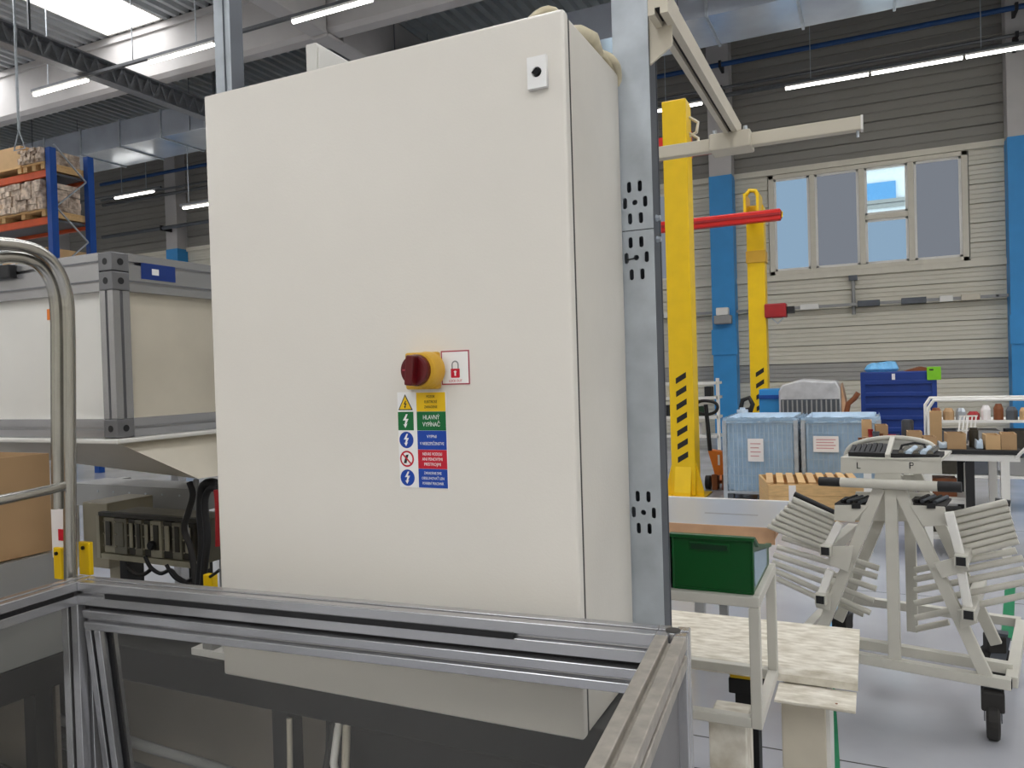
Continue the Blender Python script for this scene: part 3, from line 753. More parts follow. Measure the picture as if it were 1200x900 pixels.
MB().box(hx + .0012, hx + .0016, 1.335, 1.355, ht - .045, ht - .03).build('label_mark', 's_white', lb)
t0 = ony(hy, 49, 362); t1 = ony(hy, 58, 374)
MB().box(t0.x, t1.x, hy + .0125, hy + .0142, t1.z, t0.z).build('orange_tag', 'orange', hp)
t0 = ony(hy, 0, 313); t1 = ony(hy, 20, 326)
MB().box(t0.x - .05, t1.x, hy - .02, hy, t1.z, t0.z).build('latch', 'black', hp, bevel=.003)

ht_ = thing('hoop_trolley', 'stainless steel trolley with a bent double tube push handle at far left', 'trolley', (-1.7, 1.06, 0))
P1 = [onx(-1.51, *p) for p in ((83, 690), (82, 600), (81, 400), (80, 362), (78, 345), (72, 325), (60, 306), (42, 293), (20, 287), (0, 285))]
low = P1[0].copy(); low.z = .2
yn = P1[-1].y - .32
MB().tube([low] + P1[:3] + smooth(P1[3:], 4) + [Vector((-1.51, yn + .06, P1[-1].z)), Vector((-1.51, yn + .015, P1[-1].z - .03)), Vector((-1.51, yn, P1[-1].z - .1)), Vector((-1.51, yn, .2))], .0125, 14).build('outer_hoop', 'stainless', ht_)
P2 = [onx(-1.532, *p) for p in ((68, 596), (67.5, 500), (67, 380), (65, 350), (59, 328), (46, 311), (30, 303), (12, 301), (0, 302))]
MB().tube(P2[:2] + smooth(P2[2:], 4) + [P2[-1] + Vector((0, -.2, 0))], .0125, 14).build('inner_hoop', 'stainless', ht_)
cbp = [onx(-1.515, *p) for p in ((80, 569), (68, 571), (58, 574), (30, 580), (0, 586))]
MB().tube(cbp + [cbp[-1] + Vector((0, -.25, 0))], .010, 12).build('cross_bar', 'stainless', ht_)
for xa, xb, ya, yb_ in ((64.5, 75, 641, 679), (94, 108, 634, 674)):
    p = ony(1.08, xa, ya); r_ = ony(1.08, xb, yb_)
    MB().box(p.x, r_.x, 1.075, 1.085, r_.z, p.z).build('clamp_plate', 'yellow', ht_, bevel=.002, label='yellow clamp plate')
    MB().lathe(((p.x + r_.x) / 2, 1.075, p.z - .012), (0, -1, 0), [(.004, 0), (.004, .004)], 8).build('clamp_bolt', 'black', ht_)
MB().box(-1.67, -1.49, yn - .02, 1.08, .165, .2).build('deck', 'stainless', ht_)
for yy in (yn + .08, .98):
    MB().lathe((-1.58, yy, .083), (1, 0, 0), [(.078, 0), (.078, .035)], 20).build('wheel', 'rubber', ht_)

bn = thing('white_bench', 'pale grey bench cabinet holding the carton at far left', 'cabinet', (-2.0, .9, 0))
bzz = onx(-1.68, 40, 652).z
MB().box(-1.69, -1.68, .3, 1.16, 1.0, bzz - .002).build('end_panel', 'machine_grey', bn); MB().box(-2.3, -1.69, .3, 1.15, 1.0, bzz - .004).build('body', 'white_plate', bn)
MB().box(-2.3, -1.675, .3, 1.16, .93, .998).build('under_beam', 'dark_machine', bn); MB().box(-2.3, -1.70, .3, 1.16, .5, .52).build('lower_shelf', 'galv_dark', bn)
MB().box(-2.29, -2.27, .3, 1.15, .521, .929).build('rear_cover', 'back_cover', bn); MB().box(-2.26, -1.72, 1.14, 1.15, .521, .929).build('side_cover', 'back_cover', bn)
for xx in (-2.25, -1.72):
    for yy in (.33, 1.10): MB().box(xx - .02, xx + .02, yy - .02, yy + .02, 0, .93).build('leg', 'dark_machine', bn)
sr = thing('steel_pot', 'round steel pot on the bench shelf seen through the left guard pane', 'pot', (-1.85, .95, .521))
MB().lathe((-1.85, .95, .521), (0, 0, 1), [(.12, 0), (.14, .02), (.145, .20), (.15, .205), (.14, .21), (.135, .02)], 24).build('pot', 'stainless', sr)
MB().tube(smooth([(-1.72, .9, .70), (-1.69, .88, .74), (-1.69, .8, .76), (-1.72, .78, .70)]), .008, 6).build('handle', 'stainless', sr)
tl_ = thing('steel_tray', 'tilted perforated steel tray on the bench shelf behind the left guard pane', 'tray', (-1.85, .6, .521))
MB().box(-2.05, -1.75, .45, .75, .521, .55).build('tray', 'galv', tl_)
for k in range(4): MB().bar((-2.0 + k * .07, .46, .55), (-1.95 + k * .07, .74, .72), .03, .008).build('rib', 'galv', tl_)
ct = thing('carton', 'open brown cardboard box on the bench at the far left edge', 'box', (-1.9, .95, bzz), 0)
cy1 = onx(-1.70, 60, 600).y; cyz = onx(-1.70, 58, 531).z
MB().box(-1.705, -1.70, .72, cy1, bzz, cyz).build('side_panel', 'carton', ct); MB().box(-2.12, -2.115, .72, cy1, bzz, cyz).build('side_panel', 'carton', ct)
MB().box(-2.115, -1.705, .72, .725, bzz, cyz).build('end_panel', 'carton', ct); MB().box(-2.115, -1.705, cy1 - .005, cy1, bzz, cyz).build('end_panel', 'carton', ct)
MB().box(-2.115, -1.705, .725, cy1 - .005, bzz, bzz + .005).build('bottom', 'carton', ct)
cbx = thing('cable_coil', 'dark coiled cables poking out of the open carton', 'cables', (-1.9, .95, bzz))
for i in range(5):
    MB().tube([(-1.86 + .07 * math.cos(a_ * .7 + i), .98 + .07 * math.sin(a_ * .7 + i), bzz + .02 + .022 * a_ + i * .006) for a_ in range(12)], .008, 6).build('cable', 'black', cbx)
pp = ony(1.10, 57, 597); pq = ony(1.10, 74, 645)
wl = thing('white_tag', 'white paper tag with a small red mark behind the hoop trolley tube', 'tag', (pp.x, 1.10, pq.z))
MB().box(pp.x, pq.x, 1.105, 1.109, pq.z - .02, pp.z).build('paper', 'paper', wl); MB().box(pp.x + .024, pp.x + .043, 1.1035, 1.105, pq.z + .02, pq.z + .045).build('red_mark', 's_red', wl)

gs = thing('sheet_metal_channel', 'grey sheet metal channel hanging under the hopper', 'channel', (-2.2, 1.95, 1.16))
a = ony(1.95, 60, 565); b = ony(1.95, 228, 601)
MB().box(-2.8, b.x, 1.95, 1.955, b.z, a.z).build('front_face', 'machine_grey', gs)
MB().box(-2.8, b.x, 1.955, 2.10, a.z - .005, a.z).build('top_face', 'machine_grey', gs); MB().box(b.x - .004, b.x, 1.955, 2.10, b.z, a.z - .005).build('end_face', 'machine_grey', gs)
MB().box(-2.75, -2.71, 2.10, 2.14, 0, a.z).build('stand', 'machine_grey', gs); MB().box(b.x - .05, b.x - .01, 2.10, 2.14, 0, a.z).build('stand', 'machine_grey', gs)
for k in range(6): MB().lathe((b.x - .07 - k * .085, 1.95, a.z - .025), (0, -1, 0), [(.004, 0), (.004, .002)], 6).build('rivet', 'galv', gs)
ob_ = thing('beige_terminal_box', 'beige box with a white conduit below the grey channel', 'box', (-2.1, 1.75, 0))
a = ony(1.72, 96, 588); b = ony(1.72, 128, 660)
MB().box(a.x, b.x, 1.72, 1.9, b.z - .02, a.z).build('body', 'olive', ob_, bevel=.004)
MB().tube([(a.x - .012, 1.71, a.z - .01), (a.x - .014, 1.71, b.z - .02)], .006, 8).build('conduit', 'white', ob_)
MB().box(a.x + .02, a.x + .07, 1.8, 1.85, 0, b.z - .021).build('stand', 'olive', ob_)
# old control unit
uy = 1.56
a = ony(uy, 119, 602); b = ony(uy, 238, 662)
cu_ = thing('control_unit', 'old grey-green rack control unit with plug-in modules left of the cabinet', 'machine', (-1.9, 1.62, b.z))
MB().box(a.x, b.x, uy + .012, uy + .13, b.z, a.z).build('housing', 'old_unit', cu_, bevel=.003)
MB().box(a.x - .01, b.x + .01, uy - .004, uy + .014, b.z - .012, b.z + .004).build('bottom_rail', 'unit_light', cu_)
MB().box(a.x - .01, b.x + .01, uy - .004, uy + .014, a.z - .006, a.z + .006).build('top_rail', 'unit_dark', cu_)
MB().box(a.x - .018, a.x - .004, uy - .006, uy + .03, b.z - .01, a.z - .005).build('end_bracket', 'unit_light', cu_)
xs = a.x + .01; wds = (.05, .058, .03, .034, .03, .048, .04, .04, .045)
for k, w in enumerate(wds):
    if xs + w > b.x: break
    m_ = MB().box(xs, xs + w - .004, uy - .002 - .004 * (k % 2), uy + .012, b.z + .008, a.z - .009).build('module', ('unit_light', 'old_unit', 'unit_dark', 'old_unit', 'unit_dark', 'unit_light', 'unit_dark', 'old_unit', 'unit_dark')[k], cu_, bevel=.002)
    zz0 = b.z + .03; zz1 = a.z - .02
    MB().box(xs + w * .28, xs + w * .72, uy - .0085, uy - .004, zz0, zz1).build('connector', ('unit_dark', 'old_unit', 'unit_light', 'unit_dark', 'unit_light', 'unit_dark', 'unit_light', 'unit_dark', 'unit_light')[k], m_, bevel=.002)
    for j in range(3): MB().lathe((xs + w * .15, uy - .006, zz0 + j * (zz1 - zz0) / 2), (0, -1, 0), [(.0025, 0), (.0025, .003)], 6).build('screw', 'unit_light', m_)
    xs += w
kb = ony(uy - .01, 179, 639)
MB().lathe((kb.x, uy - .006, kb.z), (0, -1, 0), [(.013, 0), (.013, .012), (.010, .016)], 18).build('black_knob', 'black', cu_)
MB().box(a.x + .02, a.x + .05, uy + .04, uy + .1, 0, b.z - .0).build('stand', 'dark_machine', cu_)
MB().box(b.x - .1, b.x - .07, uy + .04, uy + .1, .989, b.z).build('stand', 'dark_machine', cu_)
# cables beside the cabinet
cbs = thing('cable_loom', 'thick black cable loom hanging left of the cabinet', 'cables', (-1.47, 1.5, .99))
def cpts(y, *pp): return smooth([ony(y, *p) for p in pp])
MB().tube(cpts(1.47, (256, 568), (247, 566), (238, 572), (236, 600), (238, 640), (234, 692)), .013, 8).build('cable', 'black', cbs)
MB().tube(cpts(1.46, (255, 572), (245, 574), (240, 590), (243, 630), (240, 660), (237, 694)), .009, 8).build('cable', 'black', cbs)
MB().tube(cpts(1.48, (222, 565), (226, 580), (221, 600), (216, 620), (224, 645), (230, 690)), .008, 8).build('cable', 'rubber', cbs)
MB().tube(cpts(1.49, (230, 562), (225, 590), (217, 610), (222, 640)), .007, 8).build('cable', 'machine_grey', cbs)
MB().tube(cpts(1.43, (253, 574), (254.5, 590), (255, 612), (255, 640)), .006, 8).build('red_cable', 'red_dark', cbs, label='thin red cable')
MB().tube(cpts(1.5, (170, 652), (176, 664), (188, 672), (200, 668), (208, 676), (222, 684), (235, 690)), .0055, 8).build('cable', 'black', cbs)
MB().tube(cpts(1.5, (195, 662), (204, 676), (216, 682), (228, 676), (236, 668)), .005, 8).build('cable', 'black', cbs)
MB().tube(cpts(1.52, (150, 664), (158, 672), (168, 673), (176, 668)), .006, 8).build('cable', 'rubber', cbs)
MB().tube(cpts(1.42, (246, 676), (252, 672), (257, 668)), .004, 8).build('cable', 'black', cbs)
yb2 = ony(1.44, 241, 672)
yk = thing('yellow_bracket', 'small yellow bracket at the lower left of the cabinet', 'bracket', (yb2.x, 1.44, .99))
MB().box(yb2.x, yb2.x + .032, 1.43, 1.45, .989, yb2.z).build('bracket', 'yellow', yk, bevel=.003); MB().box(yb2.x - .01, yb2.x + .04, 1.42, 1.46, .989, .995).build('foot', 'yellow', yk)
# ================================================================== RIGHT: crates, stand, bench, table
YS = 2.09
stn = thing('crate_stand', 'light grey square tube stand carrying the green bins', 'stand', (-.5, 2.2, 0))
fr_ = ony(YS, 884, 705); frb = ony(YS, 884, 846); br_ = ony(YS + .36, 911, 697); sz0 = frb.z; sz1 = fr_.z
xr_, xl_ = fr_.x, -.76; yf_, yb_ = YS, YS + .36; tq = .028
for nm, a, b in (('front_top_rail', (xl_, yf_, sz1), (xr_ + tq / 2, yf_, sz1)), ('rear_top_rail', (xl_, yb_, sz1), (xr_ + tq / 2, yb_, sz1)), ('side_top_rail', (xr_, yf_ + tq / 2, sz1), (xr_, yb_ - tq / 2, sz1)),
                 ('side_top_rail', (xl_, yf_ + tq / 2, sz1), (xl_, yb_ - tq / 2, sz1)), ('front_bottom_rail', (xl_, yf_, sz0), (xr_ - tq / 2, yf_, sz0)), ('side_bottom_rail', (xr_, yf_ + tq / 2, sz0), (xr_, yb_ - tq / 2, sz0)),
                 ('rear_bottom_rail', (xl_, yb_, sz0), (xr_ - tq / 2, yb_, sz0))):
    MB().bar(a, b, tq).build(nm, 'trolley_paint', stn, bevel=.003)
for xx, yy in ((xr_, yf_), (xr_, yb_), (xl_, yf_), (xl_, yb_)):
    MB().box(xx - tq / 2, xx + tq / 2, yy - tq / 2, yy + tq / 2, sz0 - tq / 2, sz1 - tq / 2).build('post', 'trolley_paint', stn, bevel=.003)
MB().box(-.425, -.325, YS + .02, YS + .14, 0, sz0 - tq / 2).build('pedestal', 'white_dirty', stn, bevel=.004)
MB().box(-.74, -.64, YS + .02, YS + .14, 0, sz0 - tq / 2).build('pedestal', 'white_dirty', stn, bevel=.004)
MB().box(xl_ + .01, xr_ - .01, yf_ + tq / 2, yb_ - tq / 2, sz1 + tq / 2 - .004, sz1 + tq / 2).build('shelf_plate', 'galv_dark', stn)
def bin_(x0, x1, y0, y1, z0, z1, m, label, patch):
    """open-fronted picking bin seen from its high back wall; the sides fall away towards the far end"""
    c = thing('picking_bin', label, 'bin', ((x0 + x1) / 2, (y0 + y1) / 2, z0), group='green bins on the stand')
    t = .006; zl = z0 + (z1 - z0) * .42
    MB().box(x0, x1, y0, y1, z0, z0 + t).build('bottom', m, c)
    MB().box(x0, x1, y0, y0 + t, z0 + t, z1).build('back_wall', m, c, bevel=.002)
    sd = [(y0 + t, z0 + t), (y1, z0 + t), (y1, zl), (y1 - .06, zl + .01), (y0 + .07, z1 - .03), (y0 + t, z1 - .002)]
    for xx in (x0, x1 - t): MB().extrude(sd, (xx, 0, 0), (xx + t, 0, 0), (0, 1, 0), (0, 0, 1)).build('side_wall', m, c)
    MB().box(x0 + t, x1 - t, y1 - t, y1, z0 + t, zl - .03).build('low_front', m, c)
    MB().box(x0 - .008, x1 + .008, y0 - .010, y0 + t + .003, z1 - .010, z1 + .002).build('rim', m, c, bevel=.003)
    for k in (0, 1):
        xx = x1 if k else x0 - .008
        MB().extrude([(y0 + t + .004, z1 - .010), (y0 + .07, z1 - .040), (y1 - .06, zl), (y1, zl - .01), (y1, zl), (y1 - .06, zl + .010), (y0 + .07, z1 - .030), (y0 + t + .004, z1 + .0)], (xx, 0, 0), (xx + .008, 0, 0), (0, 1, 0), (0, 0, 1)).build('side_rim', m, c)
    for xx in (x0, x1): MB().box(xx - .003, xx + .003, y0 - .003, y0 + .006, z0 + .002, z1 - .011).build('corner_rib', m, c, bevel=.002)
    a = x0 + (x1 - x0) * .24; b = x0 + (x1 - x0) * .70
    h = MB().box(a - .005, b + .005, y0 - .005, y0 - .0, z1 - .042, z1 - .020).build('handle_frame', m, c, bevel=.002)
    MB().box(a, b, y0 - .006, y0 - .0045, z1 - .038, z1 - .024).build('handle_slot', 'green_dark', h)
    if patch: MB().extrude([(y0 + .03, z0 + .014), (y1 - .07, z0 + .014), (y1 - .07, zl + .0), (y0 + .03, z1 - .045)], (x1 + .0005, 0, 0), (x1 + .002, 0, 0), (0, 1, 0), (0, 0, 1)).build('label_holder', 'film', c, label='clear dusty label pocket')
    return c
zc_ = sz1 + tq / 2 + .001
cA = ony(YS + .005, 788, 622); cB = ony(YS + .005, 881, 633)
bin_(cA.x, cB.x, YS + .005, YS + .355, zc_, (cA.z + cB.z) / 2, 'green_crate', 'green plastic picking bin at the front right of the stand', True)
bin_(cA.x - .235, cA.x - .02, YS + .02, YS + .355, zc_, cA.z - .012, 'green_dark', 'second dark green bin half hidden behind the galvanised post', False)

bp = thing('white_bench_plate', 'worn white bench plate with a folded front lip behind the bin stand', 'bench', (-.4, 2.9, 0))
bz = .575
q1 = onz(bz, 1012, 738); q2_ = onz(bz, 1000, 797); bxr = (q1.x + q2_.x) / 2; by1 = q1.y; by0 = q2_.y
MB().extrude([(by0 + .07, bz - .018), (by1, bz - .018), (by1, bz), (by0 + .07, bz), (by0 + .05, bz + .006), (by0 + .025, bz + .004), (by0 + .005, bz - .012), (by0, bz - .035), (by0 + .008, bz - .037), (by0 + .016, bz - .022), (by0 + .035, bz - .014)],
             (-1.05, 0, 0), (bxr, 0, 0), (0, 1, 0), (0, 0, 1)).build('plate', 'white_dirty', bp)
MB().box(-.305, bxr - .004, by0 - .145, by0 + .006, bz - .050, bz - .040).build('lower_lip', 'white_dirty', bp, bevel=.003)
MB().lathe((bxr - .06, by0 - .11, bz - .040), (0, 0, 1), [(.004, 0), (.004, .001)], 10).build('rust_spot', 'brown_metal', bp)
a = ony(by0 - .06, 916, 850); b = ony(by0 - .06, 968, 850)
MB().box(a.x, b.x, by0 - .06, by0 + .16, 0, bz - .051).build('pedestal', 'beige', bp, bevel=.004)
MB().box(b.x, b.x + .012, by0 - .055, by0 + .16, 0, bz - .051).build('pedestal_cover', 'white_plate', bp)
MB().box(-1.0, -.85, by0 + .25, by0 + .4, 0, bz - .018).build('rear_pedestal', 'white_plate', bp)
blk = thing('black_tool_box', 'small black box with a yellow lid under the white bench plate', 'box', (-.5, 2.85, 0))
a = ony(2.85, 853, 779); b = ony(2.85, 897, 800); b2_ = ony(2.85, 875, 815)
MB().box(a.x, b.x, 2.85, 3.0, b2_.z, b.z).build('body', 'black', blk, bevel=.004); MB().box(a.x + .005, b.x - .02, 2.852, 2.998, b.z, a.z).build('lid', 'yellow', blk, bevel=.003)
MB().box(a.x + .02, a.x + .10, 2.87, 2.95, 0, b2_.z).build('stand', 'black', blk)
dk = thing('floor_shadow_slab', 'low black slab added as the dark floor shadow below the bin stand', 'slab', (-.8, 2.6, 0))
MB().box(-1.2, -.56, 2.45, 2.84, .0, .12).build('slab', 'dark_machine', dk, bevel=.005)  # black slab stands in for the shadow on the floor here

ty_ = 4.08
ta = ony(ty_, 789, 612); tb2 = ony(ty_, 908, 620); tzz = (ta.z + tb2.z) / 2; tyf = onz(tzz, 850, 585).y
wt = thing('work_table', 'grey topped work table with wooden edge behind the green bin', 'table', (tb2.x, ty_, 0))
def wtb(nm, m, *bx, bevel=.003): return MB().box(*bx).build(nm, m, wt, bevel=bevel)
wtb('top', 'table_grey', -1.9, tb2.x - .0075, ty_ + .0055, tyf, tzz - .03, tzz)
wtb('front_edge', 'wood_edge', -1.9, tb2.x, ty_, ty_ + .005, tzz - .085, tzz + .001); wtb('side_edge', 'wood_edge', tb2.x - .007, tb2.x, ty_ + .02, tyf, tzz - .06, tzz + .001)
wtb('rear_edge', 'white', -1.9, tb2.x, tyf + .0005, tyf + .016, tzz - .06, tzz + .004)
ga_, gb_ = onz(tzz, 826, 601), onz(tzz, 893, 604)
wtb('groove_strip', 'grey_ink', ga_.x, gb_.x - .02, ga_.y - .015, ga_.y + .015, tzz + .0002, tzz + .0012, bevel=0)
for xx in (-1.85, tb2.x - .40):
    for yy in (ty_ + .06, tyf - .06): wtb('leg', 'machine_grey', xx - .025, xx + .025, yy - .025, yy + .025, 0, tzz - .03)

# ------------------------------------------------------------------ tube trolley
TO = Vector((.061, 3.83, 0)); TR = math.radians(-10.6)
tr = thing('tube_trolley', 'light grey A-frame trolley with angled tube racks on castors', 'trolley', TO, TR)
TM = Matrix.Translation(TO) @ Matrix.Rotation(TR, 4, 'Z'); TI = TM.inverted()
def TP(x, y, off=0.0):                      # photograph pixel -> trolley's own plane y = off
    o = TI @ CPOS; d = TI.to_3x3() @ ray(x, y)
    return o + d * ((off - o.y) / d.y)
def tb(nm, m, mb, bevel=0, label=None): return mb.build(nm, m, tr, local=True, bevel=bevel, label=label)
def tpoly(pts, off, th):
    q = [TP(x, y, off) for x, y in pts]
    return MB().extrude([(p.x, p.z) for p in q], (0, off, 0), (0, off + th, 0), (1, 0, 0), (0, 0, 1))
BX = .446; BZ = .245; BD = .92; bt = .045
for nm, a, b in (('front_base_bar', (-BX, 0, BZ), (BX, 0, BZ)), ('rear_base_bar', (-BX, BD, BZ), (BX, BD, BZ)), ('middle_base_bar', (-BX, .14, BZ + .02), (BX, .14, BZ + .02)), ('side_base_bar', (-BX, bt / 2, BZ), (-BX, BD - bt / 2, BZ)), ('side_base_bar', (BX, bt / 2, BZ), (BX, BD - bt / 2, BZ))):
    tb(nm, 'trolley_paint', MB().bar(a, b, bt), .003)
tb('bar_end_cap', 'black', MB().box(BX, BX + .003, -.016, .016, BZ - .016, BZ + .016)); 
topz = TP(1041, 571).z
for nm, off in (('front', 0.0), ('rear', .50)):
    pl_ = 'trolley_paint'
    p0, p1 = TP(1031, 571), TP(957, 752); l0 = Vector((p0.x, off, p0.z)); l1 = Vector((p1.x - .042 * 0, off, BZ)); l1.x = p0.x + (p1.x - p0.x) * (BZ - p0.z) / (p1.z - p0.z)
    tb('a_leg', pl_, MB().bar(l0, l1, .012 if off == 0 else .03, .05, (0, 1, 0)) if False else MB().bar(l0, l1, .05, .03, (0, 1, 0)), .003)
    r0, r1 = TP(1053, 571), TP(1157, 795); ra = Vector((r0.x, off, r0.z)); rb = Vector((r0.x + (r1.x - r0.x) * (BZ - r0.z) / (r1.z - r0.z), off, BZ))
    tb('a_leg', pl_, MB().bar(ra, rb, .05, .03, (0, 1, 0)), .003)
    c0 = TP(1044, 572); tb('centre_post', pl_, MB().bar((c0.x, off, BZ), (c0.x, off, c0.z), .05, .03, (0, 1, 0)), .003)
# handle bar and top
tb('rear_panel', 'trolley_paint', tpoly([(1003, 576), (1094, 578), (1104, 612), (992, 610)], .44, .008), .002)
ha, hb_ = TP(985, 565, -.04), TP(1099, 570, -.04); hc, hd = TP(960, 564, -.04), TP(1127, 571, -.04)
tb('handle_bar', 'trolley_paint', MB().tube([ha, hb_], .022, 14)); tb('grip', 'black', MB().tube([hc, ha], .021, 12)); tb('grip', 'black', MB().tube([hb_, hd], .023, 12))
tb('neck_plate', 'trolley_paint', tpoly([(1028, 537), (1051, 537), (1057, 565), (1024, 565)], -.012, .012), .002)
tplt = tb('top_plate', 'trolley_paint', tpoly([(985, 537.5), (1103, 536), (1104, 555.5), (985, 554.5)], -.014, .006), .002)
for ch, xx in (('L', 1006), ('P', 1068)):
    p = TM @ TP(xx, 546, -.0155)
    t_ = text(ch, 'lettering', 'black', tplt, p, .042, None)
tb('tray_floor', 'trolley_paint', MB().box(TP(986, 537).x, TP(1102, 537).x, -.014, .42, TP(1044, 537).z - .012, TP(1044, 537).z), .002)
arch = [TP(*p, .20) for p in ((991, 537), (994, 527), (1003, 520), (1022, 515), (1044, 513), (1068, 514.5), (1087, 519), (1096, 526), (1101, 537))]
tb('tray_arch', 'trolley_paint', MB().tube(smooth(arch, 3), .012, 10))
tb('tray_back', 'white', MB().extrude([(p.x, p.z - .004) for p in arch], (0, .24, 0), (0, .25, 0), (1, 0, 0), (0, 0, 1)))
tb('tray_bed', 'black', MB().box(TP(993, 533).x, TP(1100, 533).x, .02, .20, TP(1044, 537).z, TP(1044, 532).z))
a, b = TP(1046, 514, .19), TP(1040, 535, -.01); tb('tray_divider', 'trolley_paint', MB().bar(a, b, .02))
for i in range(7):
    xx = 997 + i * 6.2; p = TP(xx, 532, .06); q_ = TP(xx + 4.5, 520 + abs(i - 4) * .6, .13)
    tb('clip', 'black', MB().bar(p, q_, .018, .012))
for i in range(5):
    p = TP(1056 + i * 8.5, 531, .03); tb('metal_sleeve', 'film_blue' if i % 2 else 'stainless', MB().tube([p, (p.x + .008, .17, p.z + .01)], .013, 8))
tb('wire_loop', 'black', MB().tube([TP(*p, .10) for p in ((1053, 533), (1057, 522), (1072, 519), (1083, 521), (1087, 532))], .006, 6))
# shoulder plates with tool trays
for pts, tray in ((((978, 592), (1018, 592), (1001, 612), (977, 610)), ((978, 591), (990, 571), (1018, 571), (1016, 588))), (((1066, 592), (1107, 594), (1112, 616), (1082, 617)), ((1066, 591), (1063, 572), (1100, 573), (1108, 594)))):
    tb('shoulder_plate', 'trolley_paint', tpoly(pts, -.02, .008), .002)
    q_ = [TP(*p, .0) for p in tray]
    zt2 = min(p.z for p in q_)
    tb('tool_tray', 'rubber', MB().box(min(p.x for p in q_), max(p.x for p in q_), .0, .22, zt2 - .004, zt2 + .004))
    for j in range(4):
        x_ = min(p.x for p in q_) + .03 + .025 * j
        tb('tool', 'galv_dark' if j % 2 else 'black_gloss', MB().tube([(x_, .02, zt2 + .014), (x_ + .03, .18, zt2 + .016)], .009, 8))
    tb('tray_clip', 'black', tpoly([(tray[0][0] + 20, tray[0][1] - 1), (tray[0][0] + 30, tray[0][1] - 1), (tray[0][0] + 30, tray[0][1] + 5), (tray[0][0] + 20, tray[0][1] + 5)], -.03, .01))
# square tube rack carriers along the legs, with open square ends towards the aisle
for pts in (((984, 613), (967, 646)), ((973, 668), (961, 702)), ((1112, 600), (1127, 656)), ((1127, 671), (1136, 720))):
    a, b = TP(*pts[0], -.03), TP(*pts[1], -.03)
    tb('rack_rail', 'white', MB().bar(a, b, .034, .034, (0, 1, 0)), .003)
for x_, y_ in ((967, 646), (961, 703), (1126, 658), (1135, 721)):
    a = TP(x_, y_, -.085); e_ = tb('rack_socket', 'trolley_paint', MB().bar(a, (a.x, .5, a.z), .05), .004)
    MB().box(a.x - .018, a.x + .018, a.y - .002, a.y - .0005, a.z - .018, a.z + .018).build('open_end', 'black', e_, local=True)
for pts in (((968, 640), (1000, 640), (994, 671), (972, 662)), ((1094, 660), (1131, 650), (1136, 668), (1104, 678)), ((955, 700), (975, 695), (972, 716), (956, 712)), ((1122, 715), (1142, 712), (1146, 730), (1125, 738))):
    tb('clamp_plate', 'trolley_paint', tpoly(pts, -.05, .008), .002)
def rtube(x0, y0, x1, y1, off, m='trolley_paint', r=.0145):
    a, b = TP(x0, y0, off), TP(x1, y1, off)
    e = tb('rack_tube' if m != 'black' else 'black_rack_tube', m, MB().tube([a, b], r, 8))
    return e
for i in range(7):
    rtube(929 - 4.8 * i, 585 + 5.2 * i, 976 - 1.5 * i + 2, 607 + 6.0 * i, .10)
for i in range(2): rtube(931 - i * 1.0, 579 + i * 4, 978, 601 + i * 4.5, .13, 'black')
for i in range(6):
    x0 = (917, 911, 907, 905, 904, 906)[i]; y0 = (630, 641, 650, 659, 667, 676)[i]
    x1, y1 = ((1030, 666), (1028, 676), (1027, 690), (1024, 704), (1020, 718), (975, 708))[i]
    rtube(x0, y0, x1, y1, .12)
rtube(920, 628, 958, 643, .14, 'black')
for i in range(7):
    rtube(1117 + 1.5 * i, 603 + 8.0 * i, 1180 + 2.2 * i, 588 + 7.6 * i, .10)
rtube(1166, 587, 1184, 590, .13, 'black')
for i in range(5):
    x0, y0 = ((1072, 668), (1072, 679), (1072, 692), (1072, 707), (1073, 724))[i]
    x1, y1 = ((1191, 645), (1199, 654), (1200, 667), (1202, 682), (1203, 697))[i]
    rtube(x0, y0, x1, y1, .12)
rtube(1074, 737, 1112, 729, .2)
rtube(1012, 720, 975, 704, .2)
def castor(x, y, rz):
    f = tb('castor_fork', 'galv_dark', MB().box(x - .03, x + .03, y - .03, y + .03, BZ - bt / 2 - .014, BZ - bt / 2))
    c, s_ = math.cos(rz), math.sin(rz)
    MB().bar((x - .03 * c, y - .03 * s_, .125), (x - .03 * c, y - .03 * s_, BZ - bt / 2 - .014), .085, .085, (c, s_, 0)).build('wheel_guard', 'rubber', f, local=True, bevel=.008)
    for k in (-.031, .031):
        a = Vector((x - s_ * k, y + c * k, BZ - bt / 2 - .012)); b = Vector((x - s_ * k - .03 * c, y + c * k - .03 * s_, .075))
        MB().bar(a, b, .07, .004, (-s_, c, 0)).build('fork_cheek', 'galv_dark', f, local=True)
    w = Vector((x - .03 * c, y - .03 * s_, .08)); ax = Vector((-s_, c, 0))
    MB().lathe(w - ax * .02, ax, [(.055, -.006), (.074, -.004), (.082, .004), (.082, .036), (.074, .044), (.055, .046)], 24).build('wheel', 'rubber', f, local=True)
    MB().lathe(w - ax * .023, ax, [(.045, 0), (.045, .046)], 16).build('hub', 'brown_metal', f, local=True)
castor(BX - .07, 0.03, math.radians(95)); castor(BX - .08, .78, math.radians(20)); castor(-BX + .07, .78, math.radians(75)); castor(-BX + .07, .03, math.radians(80))

